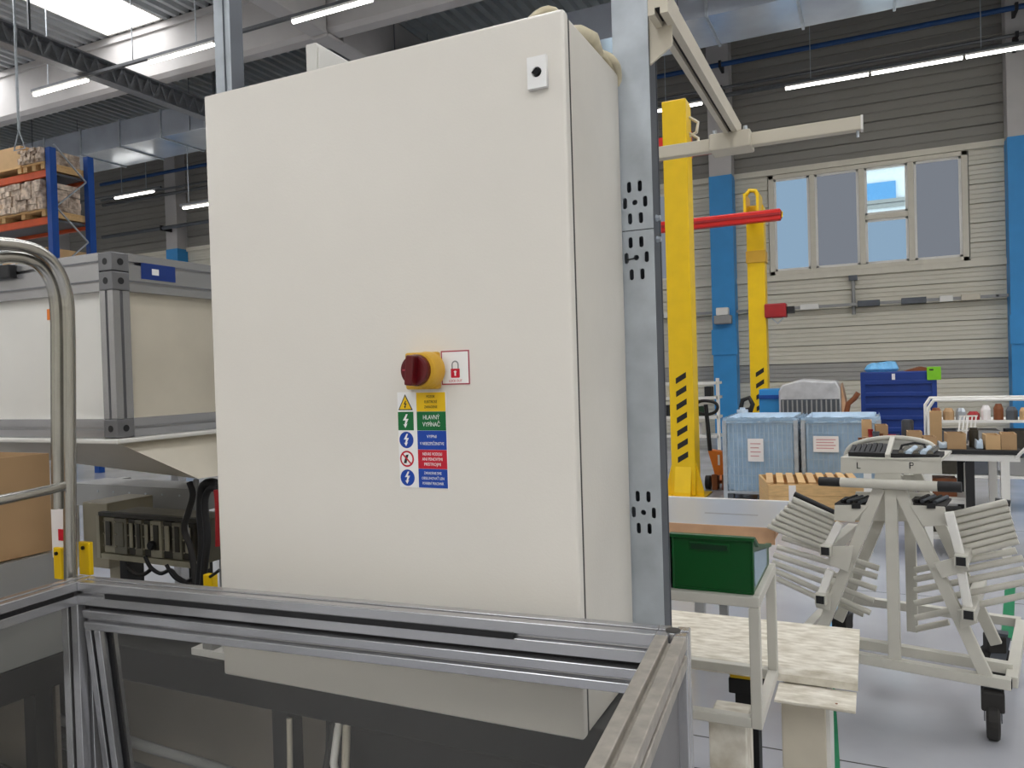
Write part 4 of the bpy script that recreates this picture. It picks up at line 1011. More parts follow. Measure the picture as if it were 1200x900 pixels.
# ------------------------------------------------------------------ yellow jib crane pillars
def chevrons(par, x, y, z0, n, dz, w, h):
    for k in range(n):
        z = z0 + k * dz
        MB().extrude([(-w / 2, 0), (w / 2, h * .6), (w / 2, h * 1.15), (-w / 2, h * .55)], (x, y - .002, z), (x, y, z), (1, 0, 0), (0, 0, 1)).build('hazard_stripe', 'black', par)
j1 = thing('jib_crane', 'tall yellow jib crane pillar nearest, with a red arm behind the cross rail', 'crane', (-2.15, 9.7, 0))
pcx = -2.155
MB().box(pcx - .15, pcx + .15, 9.57, 9.87, .015, 4.94).build('pillar', 'yellow', j1, bevel=.012)
for sx in (-1, 1): MB().extrude([(.15, 0), (.24, 0), (.24, .05), (.15, .42)], (pcx, 9.62, .015), (pcx, 9.64, .015), (sx, 0, 0), (0, 0, 1)).build('foot_gusset', 'yellow', j1)
MB().extrude([(.0, 0), (.09, 0), (.09, .05), (.0, .36)], (pcx - .1, 9.57, .015), (pcx + .1, 9.57, .015), (0, -1, 0), (0, 0, 1)).build('foot_gusset', 'yellow', j1)
MB().box(pcx - .27, pcx + .27, 9.42, 9.98, 0, .016).build('base_plate', 'yellow', j1)
chevrons(j1, pcx, 9.57, .42, 7, .165, .13, .13)
a = ony(10.2, 765, 172); b = ony(10.2, 850, 170)
MB().box(a.x - 2.0, b.x, 10.16, 10.20, b.z - .09, b.z + .0).build('arm', 'red_dark', j1)
MB().box(a.x - 2.0, b.x - .6, 10.12, 10.24, b.z + .08, b.z + .20).build('arm', 'red', j1)
MB().box(pcx - .1, pcx + .1, 9.87, 10.16, b.z - .12, b.z + .22).build('arm_bracket', 'red', j1)
for zz in (4.55, 4.35): MB().tube([(pcx + .15, 9.75, zz + .2), (pcx + .26, 9.75, zz + .12), (pcx + .24, 9.75, zz), (pcx + .15, 9.75, zz - .04)], .02, 6).build('hook', 'beige', j1)
j2 = thing('jib_crane', 'yellow jib crane pillar farther back, carrying a long red arm', 'crane', (-1.69, 13.4, 0))
q2 = -1.70
MB().box(q2 - .14, q2 + .14, 13.3, 13.58, .015, 4.27).build('pillar', 'yellow', j2, bevel=.012)
MB().box(q2 - .27, q2 + .27, 13.17, 13.71, 0, .016).build('base_plate', 'yellow', j2)
chevrons(j2, q2 + .02, 13.3, .66, 5, .19, .13, .14)
MB().box(q2 - .155, q2 + .155, 13.28, 13.60, 3.32, 3.52).build('collar', 'yellow_switch', j2, bevel=.01)
a = ony(12.9, 915, 252)
MB().box(-7.0, a.x, 12.84, 12.98, a.z - .08, a.z + .10).build('arm', 'red', j2, bevel=.02)
MB().box(-7.0, a.x, 12.825, 12.84, a.z - .005, a.z + .035).build('arm_groove', 'red_dark', j2)
MB().box(a.x, a.x + .012, 12.86, 12.96, a.z - .05, a.z + .07).build('arm_end', 'brown_metal', j2)
MB().bar((a.x + .013, 12.87, a.z - .04), (a.x + .013, 12.95, a.z + .06), .03, .01).build('end_mark', 's_yellow', j2)
for sx in (-1, 1): MB().box(q2 + sx * .1 - .02, q2 + sx * .1 + .02, 12.9, 13.4, 4.10, 4.40).build('arm_fork', 'yellow', j2)
MB().tube([(q2 - .10, 13.0, 4.38), (q2 - .03, 13.0, 4.46), (q2 + .06, 13.0, 4.44), (q2 + .10, 13.0, 4.36)], .035, 8).build('arm_pivot', 'yellow', j2)
h0 = ony(13.2, 895, 356); h1 = ony(13.2, 921, 371)
hs = MB().box(h0.x, h1.x, 13.25, 13.5, h1.z, h0.z).build('hoist_box', 'red_dark', j2, bevel=.02)
MB().box(h1.x, h1.x + .12, 13.3, 13.42, h1.z + .06, h1.z + .17).build('plug', 'black', hs)
MB().tube([(h0.x + .1, 13.3, h1.z), (h0.x + .2, 13.3, h1.z - .1), (h0.x + .3, 13.3, h1.z)], .012, 6).build('chain_loop', 'galv', hs)

# ------------------------------------------------------------------ mesh pallet boxes with blue film
def mesh_box(x0, x1, y0, y1, label, tagpx):
    m_ = thing('mesh_pallet_box', label, 'box', ((x0 + x1) / 2, y0, 0), group='mesh boxes lined with blue film')
    z0, z1 = .12, .97
    for xx in (x0, x1):
        for yy in (y0, y1): MB().box(xx - .022, xx + .022, yy - .022, yy + .022, 0, z1).build('corner_post', 'galv', m_)
    f = MB()
    for zz in (z0, z1 - .02):
        for a, b in (((x0, y0), (x1, y0)), ((x0, y1), (x1, y1)), ((x0, y0), (x0, y1)), ((x1, y0), (x1, y1))): f.bar((a[0], a[1], zz), (b[0], b[1], zz), .03)
    f.build('rim_frame', 'galv', m_)
    MB().box(x0, x1, y0, y1, z0 - .02, z0).build('floor_plate', 'galv_dark', m_)
    w = MB()
    n = int((x1 - x0) / .05)
    for k in range(1, n): w.bar((x0 + (x1 - x0) * k / n, y0 - .004, z0), (x0 + (x1 - x0) * k / n, y0 - .004, z1 - .02), .010)
    for k in range(1, 9): w.bar((x0, y0 - .008, z0 + .1 * k), (x1, y0 - .008, z0 + .1 * k), .005)
    n = int((y1 - y0) / .05)
    for xx in (x0 - .004, x1 + .004):
        for k in range(1, n): w.bar((xx, y0 + (y1 - y0) * k / n, z0), (xx, y0 + (y1 - y0) * k / n, z1 - .02), .006)
        for k in range(1, 17): w.bar((xx, y0, z0 + .05 * k), (xx, y1, z0 + .05 * k), .006)
    w.build('wire_mesh', 'wire', m_, kind='stuff')
    random.seed(int(x0 * 100))
    def sheet(P0, U, V, nu, nv, amp):
        P0, U, V = Vector(P0), Vector(U), Vector(V); N = U.cross(V).normalized(); vs = []; fs = []
        for i in range(nu + 1):
            for j in range(nv + 1): vs.append(P0 + U * i / nu + V * j / nv + N * random.uniform(-amp, amp))
        for i in range(nu):
            for j in range(nv): k = i * (nv + 1) + j; fs.append((k, k + 1, k + nv + 2, k + nv + 1))
        return vs, fs
    l = MB()
    for P0, U, V in (((x0 + .03, y0 + .03, z0), (x1 - x0 - .06, 0, 0), (0, 0, z1 - z0 + .03)), ((x1 - .03, y0 + .03, z0), (0, y1 - y0 - .06, 0), (0, 0, z1 - z0 + .03)), ((x0 + .03, y0 + .03, z0), (0, y1 - y0 - .06, 0), (0, 0, z1 - z0 + .03)), ((x0 + .03, y1 - .03, z0), (x1 - x0 - .06, 0, 0), (0, 0, z1 - z0 + .03)), ((x0 + .02, y0 + .02, z1 - .04), (x1 - x0 - .04, 0, 0), (0, y1 - y0 - .04, 0))):
        l.add(*sheet(P0, U, V, 14, 12, .012), True)
    l.build('film_liner', 'film_blue', m_)
    o_ = MB()
    for P0, U, V in (((x0 - .02, y0 - .02, z1 - .03), (x1 - x0 + .04, 0, 0), (0, .015, .06)), ((x0 - .02, y0 - .02, z1 + .03), (x1 - x0 + .04, 0, 0), (0, .08, .0)), ((x1 + .02, y0 - .02, z1 - .06), (0, y1 - y0, 0), (-.01, 0, .09)), ((x0 - .03, y0 - .02, z1 - .12), (0, y1 - y0, 0), (.01, 0, .15))):
        o_.add(*sheet(P0, U, V, 16, 3, .010), True)
    o_.build('film_overhang', 'film', m_)
    l2 = MB(); l2.add(*sheet((x0 + .02, y0 - .03, z0 + .03), (x1 - x0 - .05, 0, 0), (.01, .010, z1 - z0 - .02), 16, 6, .008), True)
    l2.build('outer_film', 'film_thin', m_)
    for xx in (x0 + .05, (x0 + x1) / 2, x1 - .05):
        MB().box(xx - .04, xx + .04, y0 - .02, y0 + .1, 0, .10).build('foot', 'galv_dark', m_)
    a, b = ony(y0 - .05, *tagpx[:2]), ony(y0 - .05, *tagpx[2:])
    s_ = MB().box(a.x, b.x, y0 - .052, y0 - .048, b.z, a.z).build('paper_sheet', 'paper', m_, label='white paper sheet with faint red print')
    for k in range(4):
        zz = a.z - (a.z - b.z) * (.22 + .18 * k); MB().box(a.x + .03, b.x - .03 - .02 * (k % 2), y0 - .0532, y0 - .0522, zz - .006, zz + .006).build('print_line', 'ink_red', s_)
mesh_box(-1.60, -.80, 9.33, 10.45, 'mesh box with blue film and an upright paper sheet, next to the pallet jack', (876, 514, 895, 541))
mesh_box(-.725, .06, 9.36, 10.45, 'mesh box with blue film and a wide paper sheet, behind the tube trolley', (953, 511, 983, 530))

# wooden pallet crate
pal = thing('wooden_crate', 'low wooden crate of pale boards on a pallet in front of the mesh boxes', 'crate', (-.99, 8.27, 0), math.radians(14))
def plb(nm, m, *b, bevel=.003): mb = MB(); mb.box(*b); return mb.build(nm, m, pal, local=True, bevel=bevel)
PW, PD = .95, .80
for xx in (.05, PW / 2, PW - .05):
    for yy in (.05, PD / 2, PD - .05): plb('pallet_block', 'wood', xx - .05, xx + .05, yy - .05, yy + .05, .02, .11)
for yy in (.0, PD / 2 - .05, PD - .1): plb('pallet_skid', 'wood', 0, PW, yy, yy + .1, 0, .02)
for k in range(6): plb('deck_board', 'wood', 0, PW, k * PD / 6 + .01, (k + 1) * PD / 6 - .01, .11, .13)
for k in range(2): plb('side_board', 'wood', 0, PW, 0, .022, .131 + k * .125, .252 + k * .125); plb('side_board', 'wood', 0, PW, PD - .022, PD, .131 + k * .125, .252 + k * .125); plb('side_board', 'wood', 0, .022, .024, PD - .024, .131 + k * .125, .252 + k * .125); plb('side_board', 'wood', PW - .022, PW, .024, PD - .024, .131 + k * .125, .252 + k * .125)
for k in range(9):
    x_ = .06 + k * .105
    mb = MB(); mb.bar((x_ - .04, .03, .388), (x_ + .05, PD - .03, .388), .07, .02); mb.build('lid_board', 'wood' if k % 2 else 'carton_light', pal, local=True, bevel=.002)
plb('paper_tag', 'paper', .20, .27, -.003, -.0005, .17, .37, bevel=0)

# orange pallet jack and a second handle
pj = thing('pallet_jack', 'orange pallet jack with a tall black loop handle beside the mesh box', 'pallet jack', (-1.9, 10.3, 0))
jy = 10.2
c_ = lambda x, y, yy=jy: ony(yy, x, y)
q_ = [c_(830, 528), c_(846, 528), c_(853, 580), c_(836, 580)]
MB().extrude([(p.x, p.z) for p in (c_(829, 527), c_(846, 529), c_(850, 556), c_(838, 558))], (0, jy, 0), (0, jy + .14, 0), (1, 0, 0), (0, 0, 1)).build('head_cover', 'orange', pj, bevel=.01)
MB().box(c_(841, 535).x, c_(843.5, 535).x, jy - .004, jy - .001, c_(841, 545).z, c_(841, 533).z).build('label_strip', 'paper', pj)
for xa, xb in ((834, 841), (846, 854)): MB().box(c_(xa, 560).x, c_(xb, 560).x, jy - .02, jy + 1.1, .03, c_(840, 555).z if xa == 834 else c_(840, 558).z).build('fork_tower', 'brown_metal', pj, bevel=.01) if False else MB().box(c_(xa, 560).x, c_(xb, 560).x, jy - .02, jy + .16, .0, c_(840, 556).z).build('lift_column', 'brown_metal', pj, bevel=.01)
for xa in (834, 846): MB().box(c_(xa, 560).x, c_(xa, 560).x + .12, jy + .16, jy + 1.2, .06, .11).build('fork', 'orange', pj, bevel=.005)
MB().lathe((c_(829, 572).x - .03, jy + .07, .09), (1, 0, 0), [(.09, 0), (.09, .06)], 18).build('steer_wheel', 'black', pj)
MB().lathe((c_(849, 578).x + .12, jy + 1.1, .04), (1, 0, 0), [(.04, 0), (.04, .06)], 14).build('load_wheel', 'black', pj)
MB().tube([c_(832, 528), c_(830, 505), c_(827, 474)], .028, 8).build('drawbar', 'black', pj)
lp = [c_(827, 486), c_(817, 483), c_(814, 478), c_(816, 473), c_(822, 470), c_(830, 470), c_(838, 472), c_(841, 477), c_(838, 483), c_(829, 486)]
MB().tube(smooth(lp, 3), .02, 8).build('loop_handle', 'black', pj)
pj2 = thing('pallet_jack', 'black pallet jack handle rising behind the left mesh box', 'pallet jack', (-1.75, 12.0, 0))
c2 = lambda x, y: ony(11.8, x, y)
MB().tube([Vector((c2(878, 492).x, 11.8, .1)), c2(878, 492), c2(875, 478)], .04, 8).build('drawbar', 'black', pj2); MB().tube([c2(876, 490), c2(868, 480), c2(870, 469), c2(878, 466), c2(882, 474), c2(877, 489)], .035, 8).build('loop_handle', 'black', pj2)
MB().box(-1.9, -1.5, 11.8, 12.1, 0, .25).build('head', 'orange', pj2, bevel=.02)
bb_ = thing('blue_bin_stack', 'blue machine bench part glimpsed between the yellow pillar and silver load', 'machine', (-1.4, 12.6, 0))
a, b = ony(12.5, 897, 455), ony(12.5, 915, 490)
MB().box(a.x - .1, b.x, 12.5, 13.0, 0, b.z + .45).build('body', 'blue_paint', bb_, bevel=.01); MB().box(a.x - .1, b.x, 12.47, 12.4999, b.z + .30, b.z + .36).build('band', 'rack_blue', bb_)
wl_ = thing('film_roll', 'pale film roll standing behind the left mesh box', 'roll', (-2.0, 11.5, 0))
a, b = ony(11.5, 864, 478), ony(11.5, 874, 492)
MB().lathe(((a.x + b.x) / 2, 11.6, 0), (0, 0, 1), [(.08, 0), (.08, a.z - .03), (.04, a.z - .03), (.04, a.z)], 16).build('roll', 'film_blue', wl_)

# silver foil-wrapped load
sv = thing('foil_wrapped_load', 'pallet load wrapped in silver foil behind the mesh boxes', 'load', (-.83, 12.4, 0))
a, b = ony(12, 912, 447), ony(12, 985, 445)
yq = .15
prof_ = [(a.x, .15), (b.x, .15), (b.x, a.z - .12), (b.x - .05, a.z - .02), (a.x + .3, a.z + .02), (a.x + .05, a.z - .05), (a.x, a.z - .15)]
MB().extrude(prof_, (0, 12, 0), (0, 12.8, 0), (1, 0, 0), (0, 0, 1)).build('wrapped_body', 'foil', sv, bevel=.03)
MB().box(a.x + .03, b.x - .02, 11.99, 11.9995, .2, a.z - .27).build('dark_grille', 'galv_dark', sv)
for k in range(12): MB().box(a.x + .05 + k * .066, a.x + .07 + k * .066, 11.98, 11.99, .2, a.z - .28).build('crate_slat', 'machine_grey', sv)
MB().extrude([(0, .15), (.09, .15), (.05, a.z - .3), (0, a.z - .05)], (b.x + .005, 12.02, 0), (b.x + .005, 12.78, 0), (1, 0, 0), (0, 0, 1)).build('end_board', 'wood_edge', sv)
for xx in (a.x + .05, (a.x + b.x) / 2, b.x - .1): MB().box(xx - .05, xx + .08, 12.02, 12.75, 0, .15).build('pallet_skid', 'wood', sv)

# blue container with ribs
bc = thing('blue_container', 'tall dark blue ribbed container against the far wall', 'container', (.33, 12.4, 0))
bx0, bx1, bzt = -.145, .805, 1.47
MB().box(bx0, bx1, 12.0, 12.8, .12, bzt).build('body', 'box_blue', bc, bevel=.015)
for k in range(7): MB().box(bx0 + .04, bx1 - .04, 11.975, 12.0, .3 + .165 * k, .36 + .165 * k).build('rib', 'box_blue', bc, bevel=.008)
for xx in (bx0, bx1 - .06): MB().box(xx, xx + .06, 11.97, 12.0, .12, bzt).build('edge_post', 'box_blue', bc)
for xx in (bx0 + .05, bx1 - .15): MB().box(xx, xx + .1, 12.0, 12.8, 0, .12).build('foot', 'box_blue', bc)
a, b = ony(11.96, 1045, 438), ony(11.96, 1049, 445)
MB().box(a.x, b.x, 11.968, 11.975, b.z, a.z).build('latch', 'paper', bc)
bag = thing('plastic_bag', 'light blue plastic bag on top of the blue container', 'bag', (.1, 12.2, bzt))
m0 = MB(); random.seed(3)
cx_ = ony(12.2, 1033, 430).x
for k in range(3): m0.lathe((cx_ + (k - 1) * .1, 12.2 + .05 * k, bzt), (0, 0, 1), [(.10, 0), (.13, .04), (.09, .10 + .02 * k), (.03, .13 + .01 * k)], 9)
m0.build('bag', 'bag_blue', bag)
gl = thing('green_sign', 'bright lime green card hung on the right top of the blue container', 'card', (.85, 11.96, 1.35))
a, b = ony(11.96, 1086, 430), ony(11.96, 1103, 445)
MB().box(a.x, b.x, 11.955, 11.967, b.z, a.z).build('card', 'lime', gl, bevel=.004); MB().box(a.x + .03, a.x + .08, 11.952, 11.955, a.z - .05, a.z - .03).build('clip', 'black', gl)
bs = thing('brown_sack', 'brown folded sack lying on the rear top of the blue container', 'sack', (.6, 12.4, bzt))
MB().extrude([(0, 0), (.36, 0), (.34, .03), (.2, .06), (.05, .02)], (.42, 12.05, bzt), (.42, 12.5, bzt), (1, 0, 0), (0, 0, 1)).build('sack', 'brown_metal', bs)

# ------------------------------------------------------------------ tables with parts and cartons
t1 = thing('parts_table', 'black topped table with white frame holding small cartons at right', 'table', (.7, 7.6, 0))
tx0, tx1, ty0, ty1, tz = -.10, 1.06, 7.1, 7.9, .88
MB().box(tx0, tx1, ty0, ty1, tz - .035, tz).build('top', 'black', t1, bevel=.004)
MB().box(tx0 + .02, tx1 - .02, ty0 + .02, ty0 + .06, tz - .09, tz - .035).build('front_rail', 'white', t1); MB().box(tx0 + .02, tx1 - .02, ty1 - .06, ty1 - .02, tz - .09, tz - .035).build('rear_rail', 'white', t1)
for xx, m in ((tx0 + .05, 'white'), (tx1 - .12, 'white'), (tx1 - .36, 'black'), (tx0 + .5, 'white')):
    for yy in (ty0 + .05, ty1 - .06): MB().box(xx - .03, xx + .03, yy - .025, yy + .025, 0, tz - .09 if True else 0).build('leg', m, t1)
MB().box(tx0 + .6, tx1 - .3, ty0 + .1, ty0 + .15, .10, .16).build('foot_rail', 'black', t1)
MB().box(tx0 + .6, tx1 - .3, ty0 + .55, ty0 + .6, .10, .16).build('foot_rail', 'black', t1)
MB().tube([(tx1 - .05, ty0 + .02, tz - .06), (tx1 + .04, ty0 - .05, tz + .06), (tx1 + .14, ty0 - .05, tz + .12), (tx1 + .3, ty0 - .05, tz + .12)], .014, 8).build('push_handle', 'white', t1)
ubx = thing('low_box_rack', 'white framed low rack with dark goods under the parts table', 'rack', (.45, 7.4, 0))
for zz in (.12, .42):
    MB().box(.28, .72, 7.25, 7.26, zz, zz + .03).build('rail', 'white', ubx)
for xx in (.28, .70):
    for yy in (7.25, 7.6): MB().box(xx, xx + .02, yy, yy + .02, 0, .72).build('post', 'white', ubx)
MB().box(.30, .70, 7.27, 7.6, .15, .17).build('shelf', 'white', ubx); MB().box(.30, .70, 7.27, 7.6, .45, .47).build('shelf', 'white', ubx)
MB().box(.34, .62, 7.3, 7.5, .471, .62).build('dark_box', 'brown_metal', ubx); MB().box(.33, .66, 7.3, 7.5, .171, .36).build('dark_box', 'unit_dark', ubx)
def carton(x, y, z, w, d, h, m, label, rz=0, grp='small cartons on the parts table'):
    c = thing('carton', label, 'box', (x, y, z), math.radians(rz), grp)
    t = .008
    MB().box(-w / 2, w / 2, -d / 2, -d / 2 + t, 0, h).build('front_panel', m, c, local=True)
    MB().box(-w / 2, w / 2, d / 2 - t, d / 2, 0, h).build('rear_panel', m, c, local=True)
    for s_ in (-1, 1): MB().box(s_ * (w / 2 - t / 2) - t / 2, s_ * (w / 2 - t / 2) + t / 2, -d / 2 + t, d / 2 - t, 0, h).build('side_panel', m, c, local=True)
    MB().box(-w / 2 + t, w / 2 - t, -d / 2 + t, d / 2 - t, 0, .006).build('bottom', m, c, local=True)
    MB().box(-w / 2 + .02, w / 2 - .03, -d / 2 + .02, d / 2 - .02, .006, h * .7).build('contents', random.choice(['paper', 'unit_dark', 'galv', 'rope']), c, local=True)
    return c
def tpx(x, y=7.25): return ony(y, x, 515).x
random.seed(5)
for px0, px1, hp, yy, m, lab in ((1063, 1080, 24, 7.25, 'carton', 'small brown carton at the left end of the parts table'), (1081, 1096, 17, 7.22, 'carton', 'low brown carton next to the leftmost carton on the parts table'),
                                 (1108, 1130, 22, 7.25, 'carton', 'wide brown carton in the middle of the parts table'), (1153, 1170, 20, 7.25, 'carton_light', 'pale carton, left of the pair at the right end of the parts table'),
                                 (1172, 1190, 22, 7.25, 'carton', 'brown carton, right of the pair at the right end of the parts table'), (1026, 1040, 30, 7.5, 'carton', 'brown carton behind the tray arch of the tube trolley'),
                                 (1010, 1022, 36, 7.6, 'carton_light', 'pale carton at the far left of the parts table'), (1090, 1104, 48, 7.7, 'carton_light', 'pale tall carton at the rear of the parts table')):
    a, b = tpx(px0, yy), tpx(px1, yy); w = b - a; carton((a + b) / 2, yy, tz + .001, w, .2, hp * 5.2 / 900, m, lab, random.uniform(-4, 4))
random.seed(31)
for k in range(9):
    xx = tpx(1008 + k * 6.2, 7.4); w = random.uniform(.025, .05); h = random.uniform(.06, .16); yy = 7.35 + .06 * (k % 3)
    p_ = thing('cast_part', ('leftmost', 'second from left', 'third from left', 'fourth from left', 'middle', 'fourth from right', 'third from right', 'second from right', 'rightmost')[k] + ' of the small cast parts heaped on the left of the parts table', 'part', (xx, yy, tz + .001), random.uniform(-.6, .6), 'heap of cast parts on the parts table')
    MB().lathe((0, 0, 0), (0, 0, 1), [(w, 0), (w * 1.1, h * .4), (w * .6, h * .6), (w * .7, h)], (7, 5, 9)[k % 3]).build('part', ('brown_metal', 'wood_edge', 'red_dark', 'galv_dark')[k % 4], p_, local=True)
# parts and bins on the table
tin = thing('grey_tin', 'grey tin with a dark top behind the cartons, left on the parts table', 'tin', (tpx(1064, 7.72), 7.75, tz + .001))
MB().lathe((0, 0, 0), (0, 0, 1), [(.05, 0), (.05, .19), (.043, .19), (.043, .2)], 16).build('tin', 'galv_dark', tin, local=True)
tin2 = thing('dark_tin', 'dark cylindrical tin in the middle of the parts table', 'tin', (tpx(1141, 7.35), 7.35, tz + .001))
MB().lathe((0, 0, 0), (0, 0, 1), [(.035, 0), (.035, .14), (.028, .14), (.028, .16)], 16).build('tin', 'unit_dark', tin2, local=True)
bk_ = thing('white_basket', 'tilted white plastic basket on the parts table', 'basket', (tpx(1132, 7.4), 7.5, tz + .001), math.radians(10))
for k in range(5): MB().bar((-.06 + .03 * k, 0, .0), (.0 + .03 * k, .1, .24), .010).build('slat', 'white', bk_, local=True)
for zz, x_, y_ in ((.005, -.06, 0), (.12, -.03, .05), (.24, 0, .1)): MB().bar((x_ - .01, y_, zz), (x_ + .13, y_, zz), .012).build('band', 'white', bk_, local=True)
for k, (px0, px1, pz, hh, m, lab) in enumerate(((1012, 1040, .0, .05, 'film', 'bluish plastic tray of parts on the left of the parts table'), (1098, 1112, .0, .06, 'film_blue', 'pale blue plastic bag of parts beside the wide carton'), (1143, 1152, .0, .08, 'film_blue', 'pale blue plastic bag of parts beside the pale carton pair'))):
    a, b = tpx(px0, 7.2), tpx(px1, 7.2)
    p_ = thing('parts_bag', lab, 'bag', ((a + b) / 2, 7.22, tz + .001))
    MB().extrude([(-(b - a) / 2, 0), ((b - a) / 2, 0), ((b - a) * .4, hh), (0, hh * .7), (-(b - a) * .4, hh)], (0, -.05, 0), (0, .08, 0), (1, 0, 0), (0, 0, 1)).build('bag', m, p_, local=True, bevel=.01)
# rear rack of boxes near the blue column
rk = thing('white_tube_rack', 'white tube framed rack of mixed parts behind the parts table at right', 'rack', (.9, 9.6, 0))
rx0, rx1, ry0, ry1 = .55, 1.62, 9.4, 10.0
for yy in (ry0, ry1):
    MB().tube([(rx0, yy, 0), (rx0, yy, 1.1), (rx0 + .05, yy, 1.18), (rx1 - .06, yy, 1.18), (rx1, yy, 1.1), (rx1, yy, 0)], .018, 8).build('tube_hoop', 'white', rk)
for zz in (.35, .62, .935):
    MB().box(rx0 + .02, rx1 - .02, ry0 + .02, ry1 - .02, zz, zz + .025).build('shelf', 'white', rk)
for k in range(3): MB().box(rx0 + .05 + .34 * k, rx0 + .32 + .34 * k, ry0 + .05, ry0 + .4, .65, .85).build('grey_bin', ('galv_dark', 'machine_grey', 'unit_dark')[k], rk)
for k in range(3): MB().box(rx0 + .06 + .33 * k, rx0 + .30 + .33 * k, ry0 + .06, ry0 + .4, .38, .56).build('grey_bin', ('unit_dark', 'galv_dark', 'machine_grey')[k], rk)
random.seed(11)
for k in range(9):
    w = random.uniform(.09, .13); h = random.uniform(.08, .17); xx = rx0 + .08 + k * .115
    p_ = thing('small_part', ('leftmost', 'second', 'third', 'fourth', 'middle', 'sixth', 'seventh', 'eighth', 'rightmost')[k] + ' small part in the row on top of the white tube rack', 'part', (xx, ry0 + .12, .961), random.uniform(-.5, .5), 'parts on the top shelf of the white tube rack')
    m_ = ('brown_metal', 'carton', 'galv', 'red_dark', 'paper', 'brown_metal', 'galv_dark', 'carton_light', 'carton')[k]
    MB().lathe((0, 0, 0), (0, 0, 1), [(w * .5, 0), (w * .5, h * .7), (w * .3, h)], 8 if k % 3 else 5).build('part', m_, p_, local=True)
# dark parts stand between the silver load and the blue container
pl2 = thing('brown_parts_stand', 'brown scrap part on a stand left of the blue container', 'part', (-.28, 11.5, 0))
MB().box(-.36, -.2, 11.5, 11.7, 0, .9).build('stand', 'wood_edge', pl2); MB().tube([(-.33, 11.55, .9), (-.3, 11.55, 1.05), (-.22, 11.55, 1.12), (-.17, 11.55, 1.2)], .035, 8).build('part', 'brown_metal', pl2)
# far shelving seen between the pillars
fs = thing('far_shelf', 'white metal shelving with goods behind the nearest yellow pillar', 'shelf', (-4.4, 15.4, 0))
fx0, fx1 = ony(15, 765, 500).x, ony(15, 842, 500).x
for zz in (.25, .62, 1.0, 1.28): MB().box(fx0, fx1, 15, 15.5, zz, zz + .05).build('shelf', 'white', fs)
for k in range(4):
    xx = fx0 + (fx1 - fx0) * k / 3
    MB().box(xx - .03, xx + .03, 15, 15.05, 0, 1.4).build('post', 'white', fs)
random.seed(21)
for k in range(9):
    w = .13; xx = fx0 + .06 + (fx1 - fx0 - .2) * k / 9; zz = (.30, .67, 1.05)[k % 3]
    MB().box(xx, xx + w, 15.05, 15.3, zz, zz + random.uniform(.12, .25)).build('goods', ('carton', 'black', 'rope', 'box_blue', 'carton_light', 'unit_dark', 'paper', 'green_dark', 'black')[k], fs)
# white handle end in the lower right edge
wh = thing('white_hand_truck', 'white tube frame cut off by the right photo edge', 'trolley', (1.25, 6.2, 0))
MB().tube([onx(1.25, 1190, 630) * 0 + Vector((1.21, 6.7, 0)), Vector((1.21, 6.7, .75)), Vector((1.23, 6.7, .88)), Vector((1.30, 6.7, .93)), Vector((1.6, 6.7, .93)), Vector((1.6, 6.7, 0))], .02, 8).build('frame', 'white', wh)
MB().box(1.23, 1.6, 6.69, 6.71, .3, .34).build('cross_bar', 'white', wh); MB().box(1.23, 1.6, 6.68, 6.9, .05, .08).build('toe_plate', 'galv', wh)

# ================================================================== LEFT FAR: pallet racking with loads
pr_ = thing('pallet_racking', 'blue pallet racking with orange beams in the upper left', 'rack', (-14, 9.2, 0))
RY0, RY1 = 8.9, 9.62; RX = -13.0
for xb_ in (RX, RX - 2.85):
    for yy in (RY0, RY1): MB().box(xb_ - .06, xb_ + .06, yy - .06, yy + .06, 0, 5.82).build('upright', 'rack_blue', pr_)
    for k in range(5):
        z_ = .4 + k * 1.1
        MB().bar((xb_, RY0 + .06, z_), (xb_, RY1 - .06, z_ + .55), .03, .02).build('brace', 'galv', pr_); MB().bar((xb_, RY1 - .06, z_ + .55), (xb_, RY0 + .06, z_ + 1.1), .03, .02).build('brace', 'galv', pr_)
for zz in (1.6, 3.1, 4.50, 5.33):
    for yy in (RY0, RY1):
        MB().box(RX - 2.79, RX - .06, yy - .03, yy + .03, zz, zz + .12).build('beam', 'rack_orange', pr_)
    MB().box(RX - 2.7, RX - .1, RY0 + .03, RY1 - .03, zz + .06, zz + .10).build('deck', 'steel_dark', pr_)
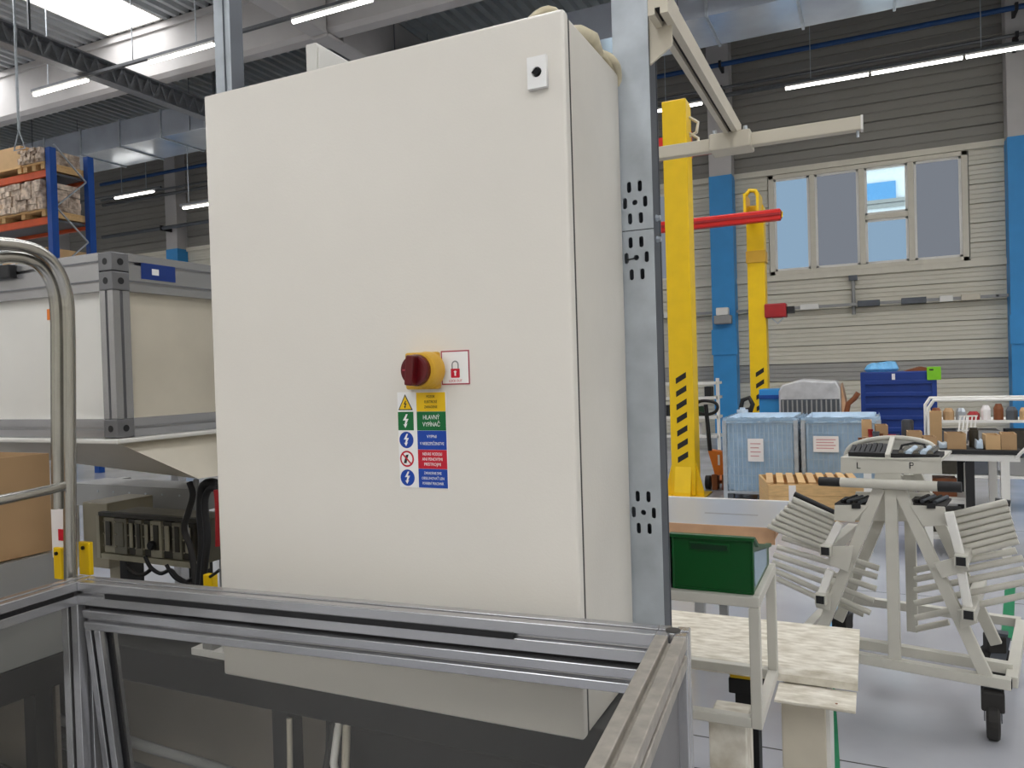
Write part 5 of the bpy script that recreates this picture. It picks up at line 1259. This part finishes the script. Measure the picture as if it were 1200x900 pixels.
def load(x0, x1, z, h, m, label, flat=False):
    l = thing('pallet_load', label, 'load', ((x0 + x1) / 2, 9.26, z), 0, 'loads on the blue racking')
    w = x1 - x0
    for xx in (-w / 2 + .06, 0, w / 2 - .06): MB().box(xx - .05, xx + .05, -.42, .42, 0, .09).build('pallet_block', 'wood', l, local=True)
    MB().box(-w / 2, w / 2, -.44, .44, .09, .12).build('pallet_deck', 'wood', l, local=True)
    if flat:
        MB().box(-w / 2 + .02, w / 2 - .02, -.42, .42, .121, h).build('box', m, l, local=True, bevel=.01)
        MB().box(-w / 2 + .2, -w / 2 + .4, -.425, -.42, h * .45, h * .75).build('label', 'paper', l, local=True)
    else:
        b = MB(); n, k_ = 9, 7; random.seed(int(abs(x0) * 37 + z))
        for i in range(n):
            for j in range(5):
                for q_ in range(3):
                    c = Vector((-w / 2 + w * (i + .5) / n, -.36 + .24 * q_ + .0, .12 + (h - .12) * (j + .5) / 5))
                    s_ = random.uniform(.8, 1.15); r = Vector((w / n * .5 * s_, .13, (h - .12) / 10 * s_))
                    b.box(c.x - r.x, c.x + r.x, c.y - r.y + random.uniform(-.03, .03), c.y + r.y, c.z - r.z, c.z + r.z)
        b.build('wrapped_goods', m, l, local=True, kind='stuff')
    return l
load(RX - 2.6, RX - .72, 5.461, .50, 'carton_light', 'long pale box on the top level of the blue racking', True)
load(RX - .68, RX + .0 - .08, 5.461, .36, 'foil_brown', 'foil wrapped load on the top level beside the racking end frame')
load(RX - 1.35, RX - .1, 4.631, .62, 'foil_brown', 'foil wrapped load on the middle level at the racking end')
load(RX - 2.6, RX - 1.4, 4.631, .45, 'carton', 'brown carton load on the middle level, left', True)
load(RX - 1.4, RX - .1, 3.231, .85, 'carton_light', 'big brown box on the lower visible racking level', True)
load(RX - 2.7, RX - 1.5, 3.231, .8, 'film_blue', 'bluish wrapped load on the lower visible racking level')
gfb = thing('grey_sack', 'grey wrapped bundle hanging over the middle racking level, far left', 'bundle', (RX - 1.9, 8.7, 5.09))
MB().lathe((-.3, .42, .135), (1, 0, 0), [(.04, -.32), (.11, -.22), (.13, 0), (.125, .3), (.08, .5), (.03, .56)], 12).build('bundle', 'foil', gfb, local=True)
cb_ = thing('hanging_cable', 'thin steel cable with a triangle hook hanging above the racking', 'cable', (-12.0, 8.0, 6))
hz = ony(8.0, 22, 152)
MB().bar((hz.x, 8.0, hz.z), (hz.x, 8.0, ZC + .02), .03).build('cable', 'galv', cb_)
MB().tube([(hz.x, 8.0, hz.z), (hz.x - .14, 8.0, hz.z - .32), (hz.x + .14, 8.0, hz.z - .32), (hz.x, 8.0, hz.z)], .012, 6).build('triangle_hook', 'galv', cb_)
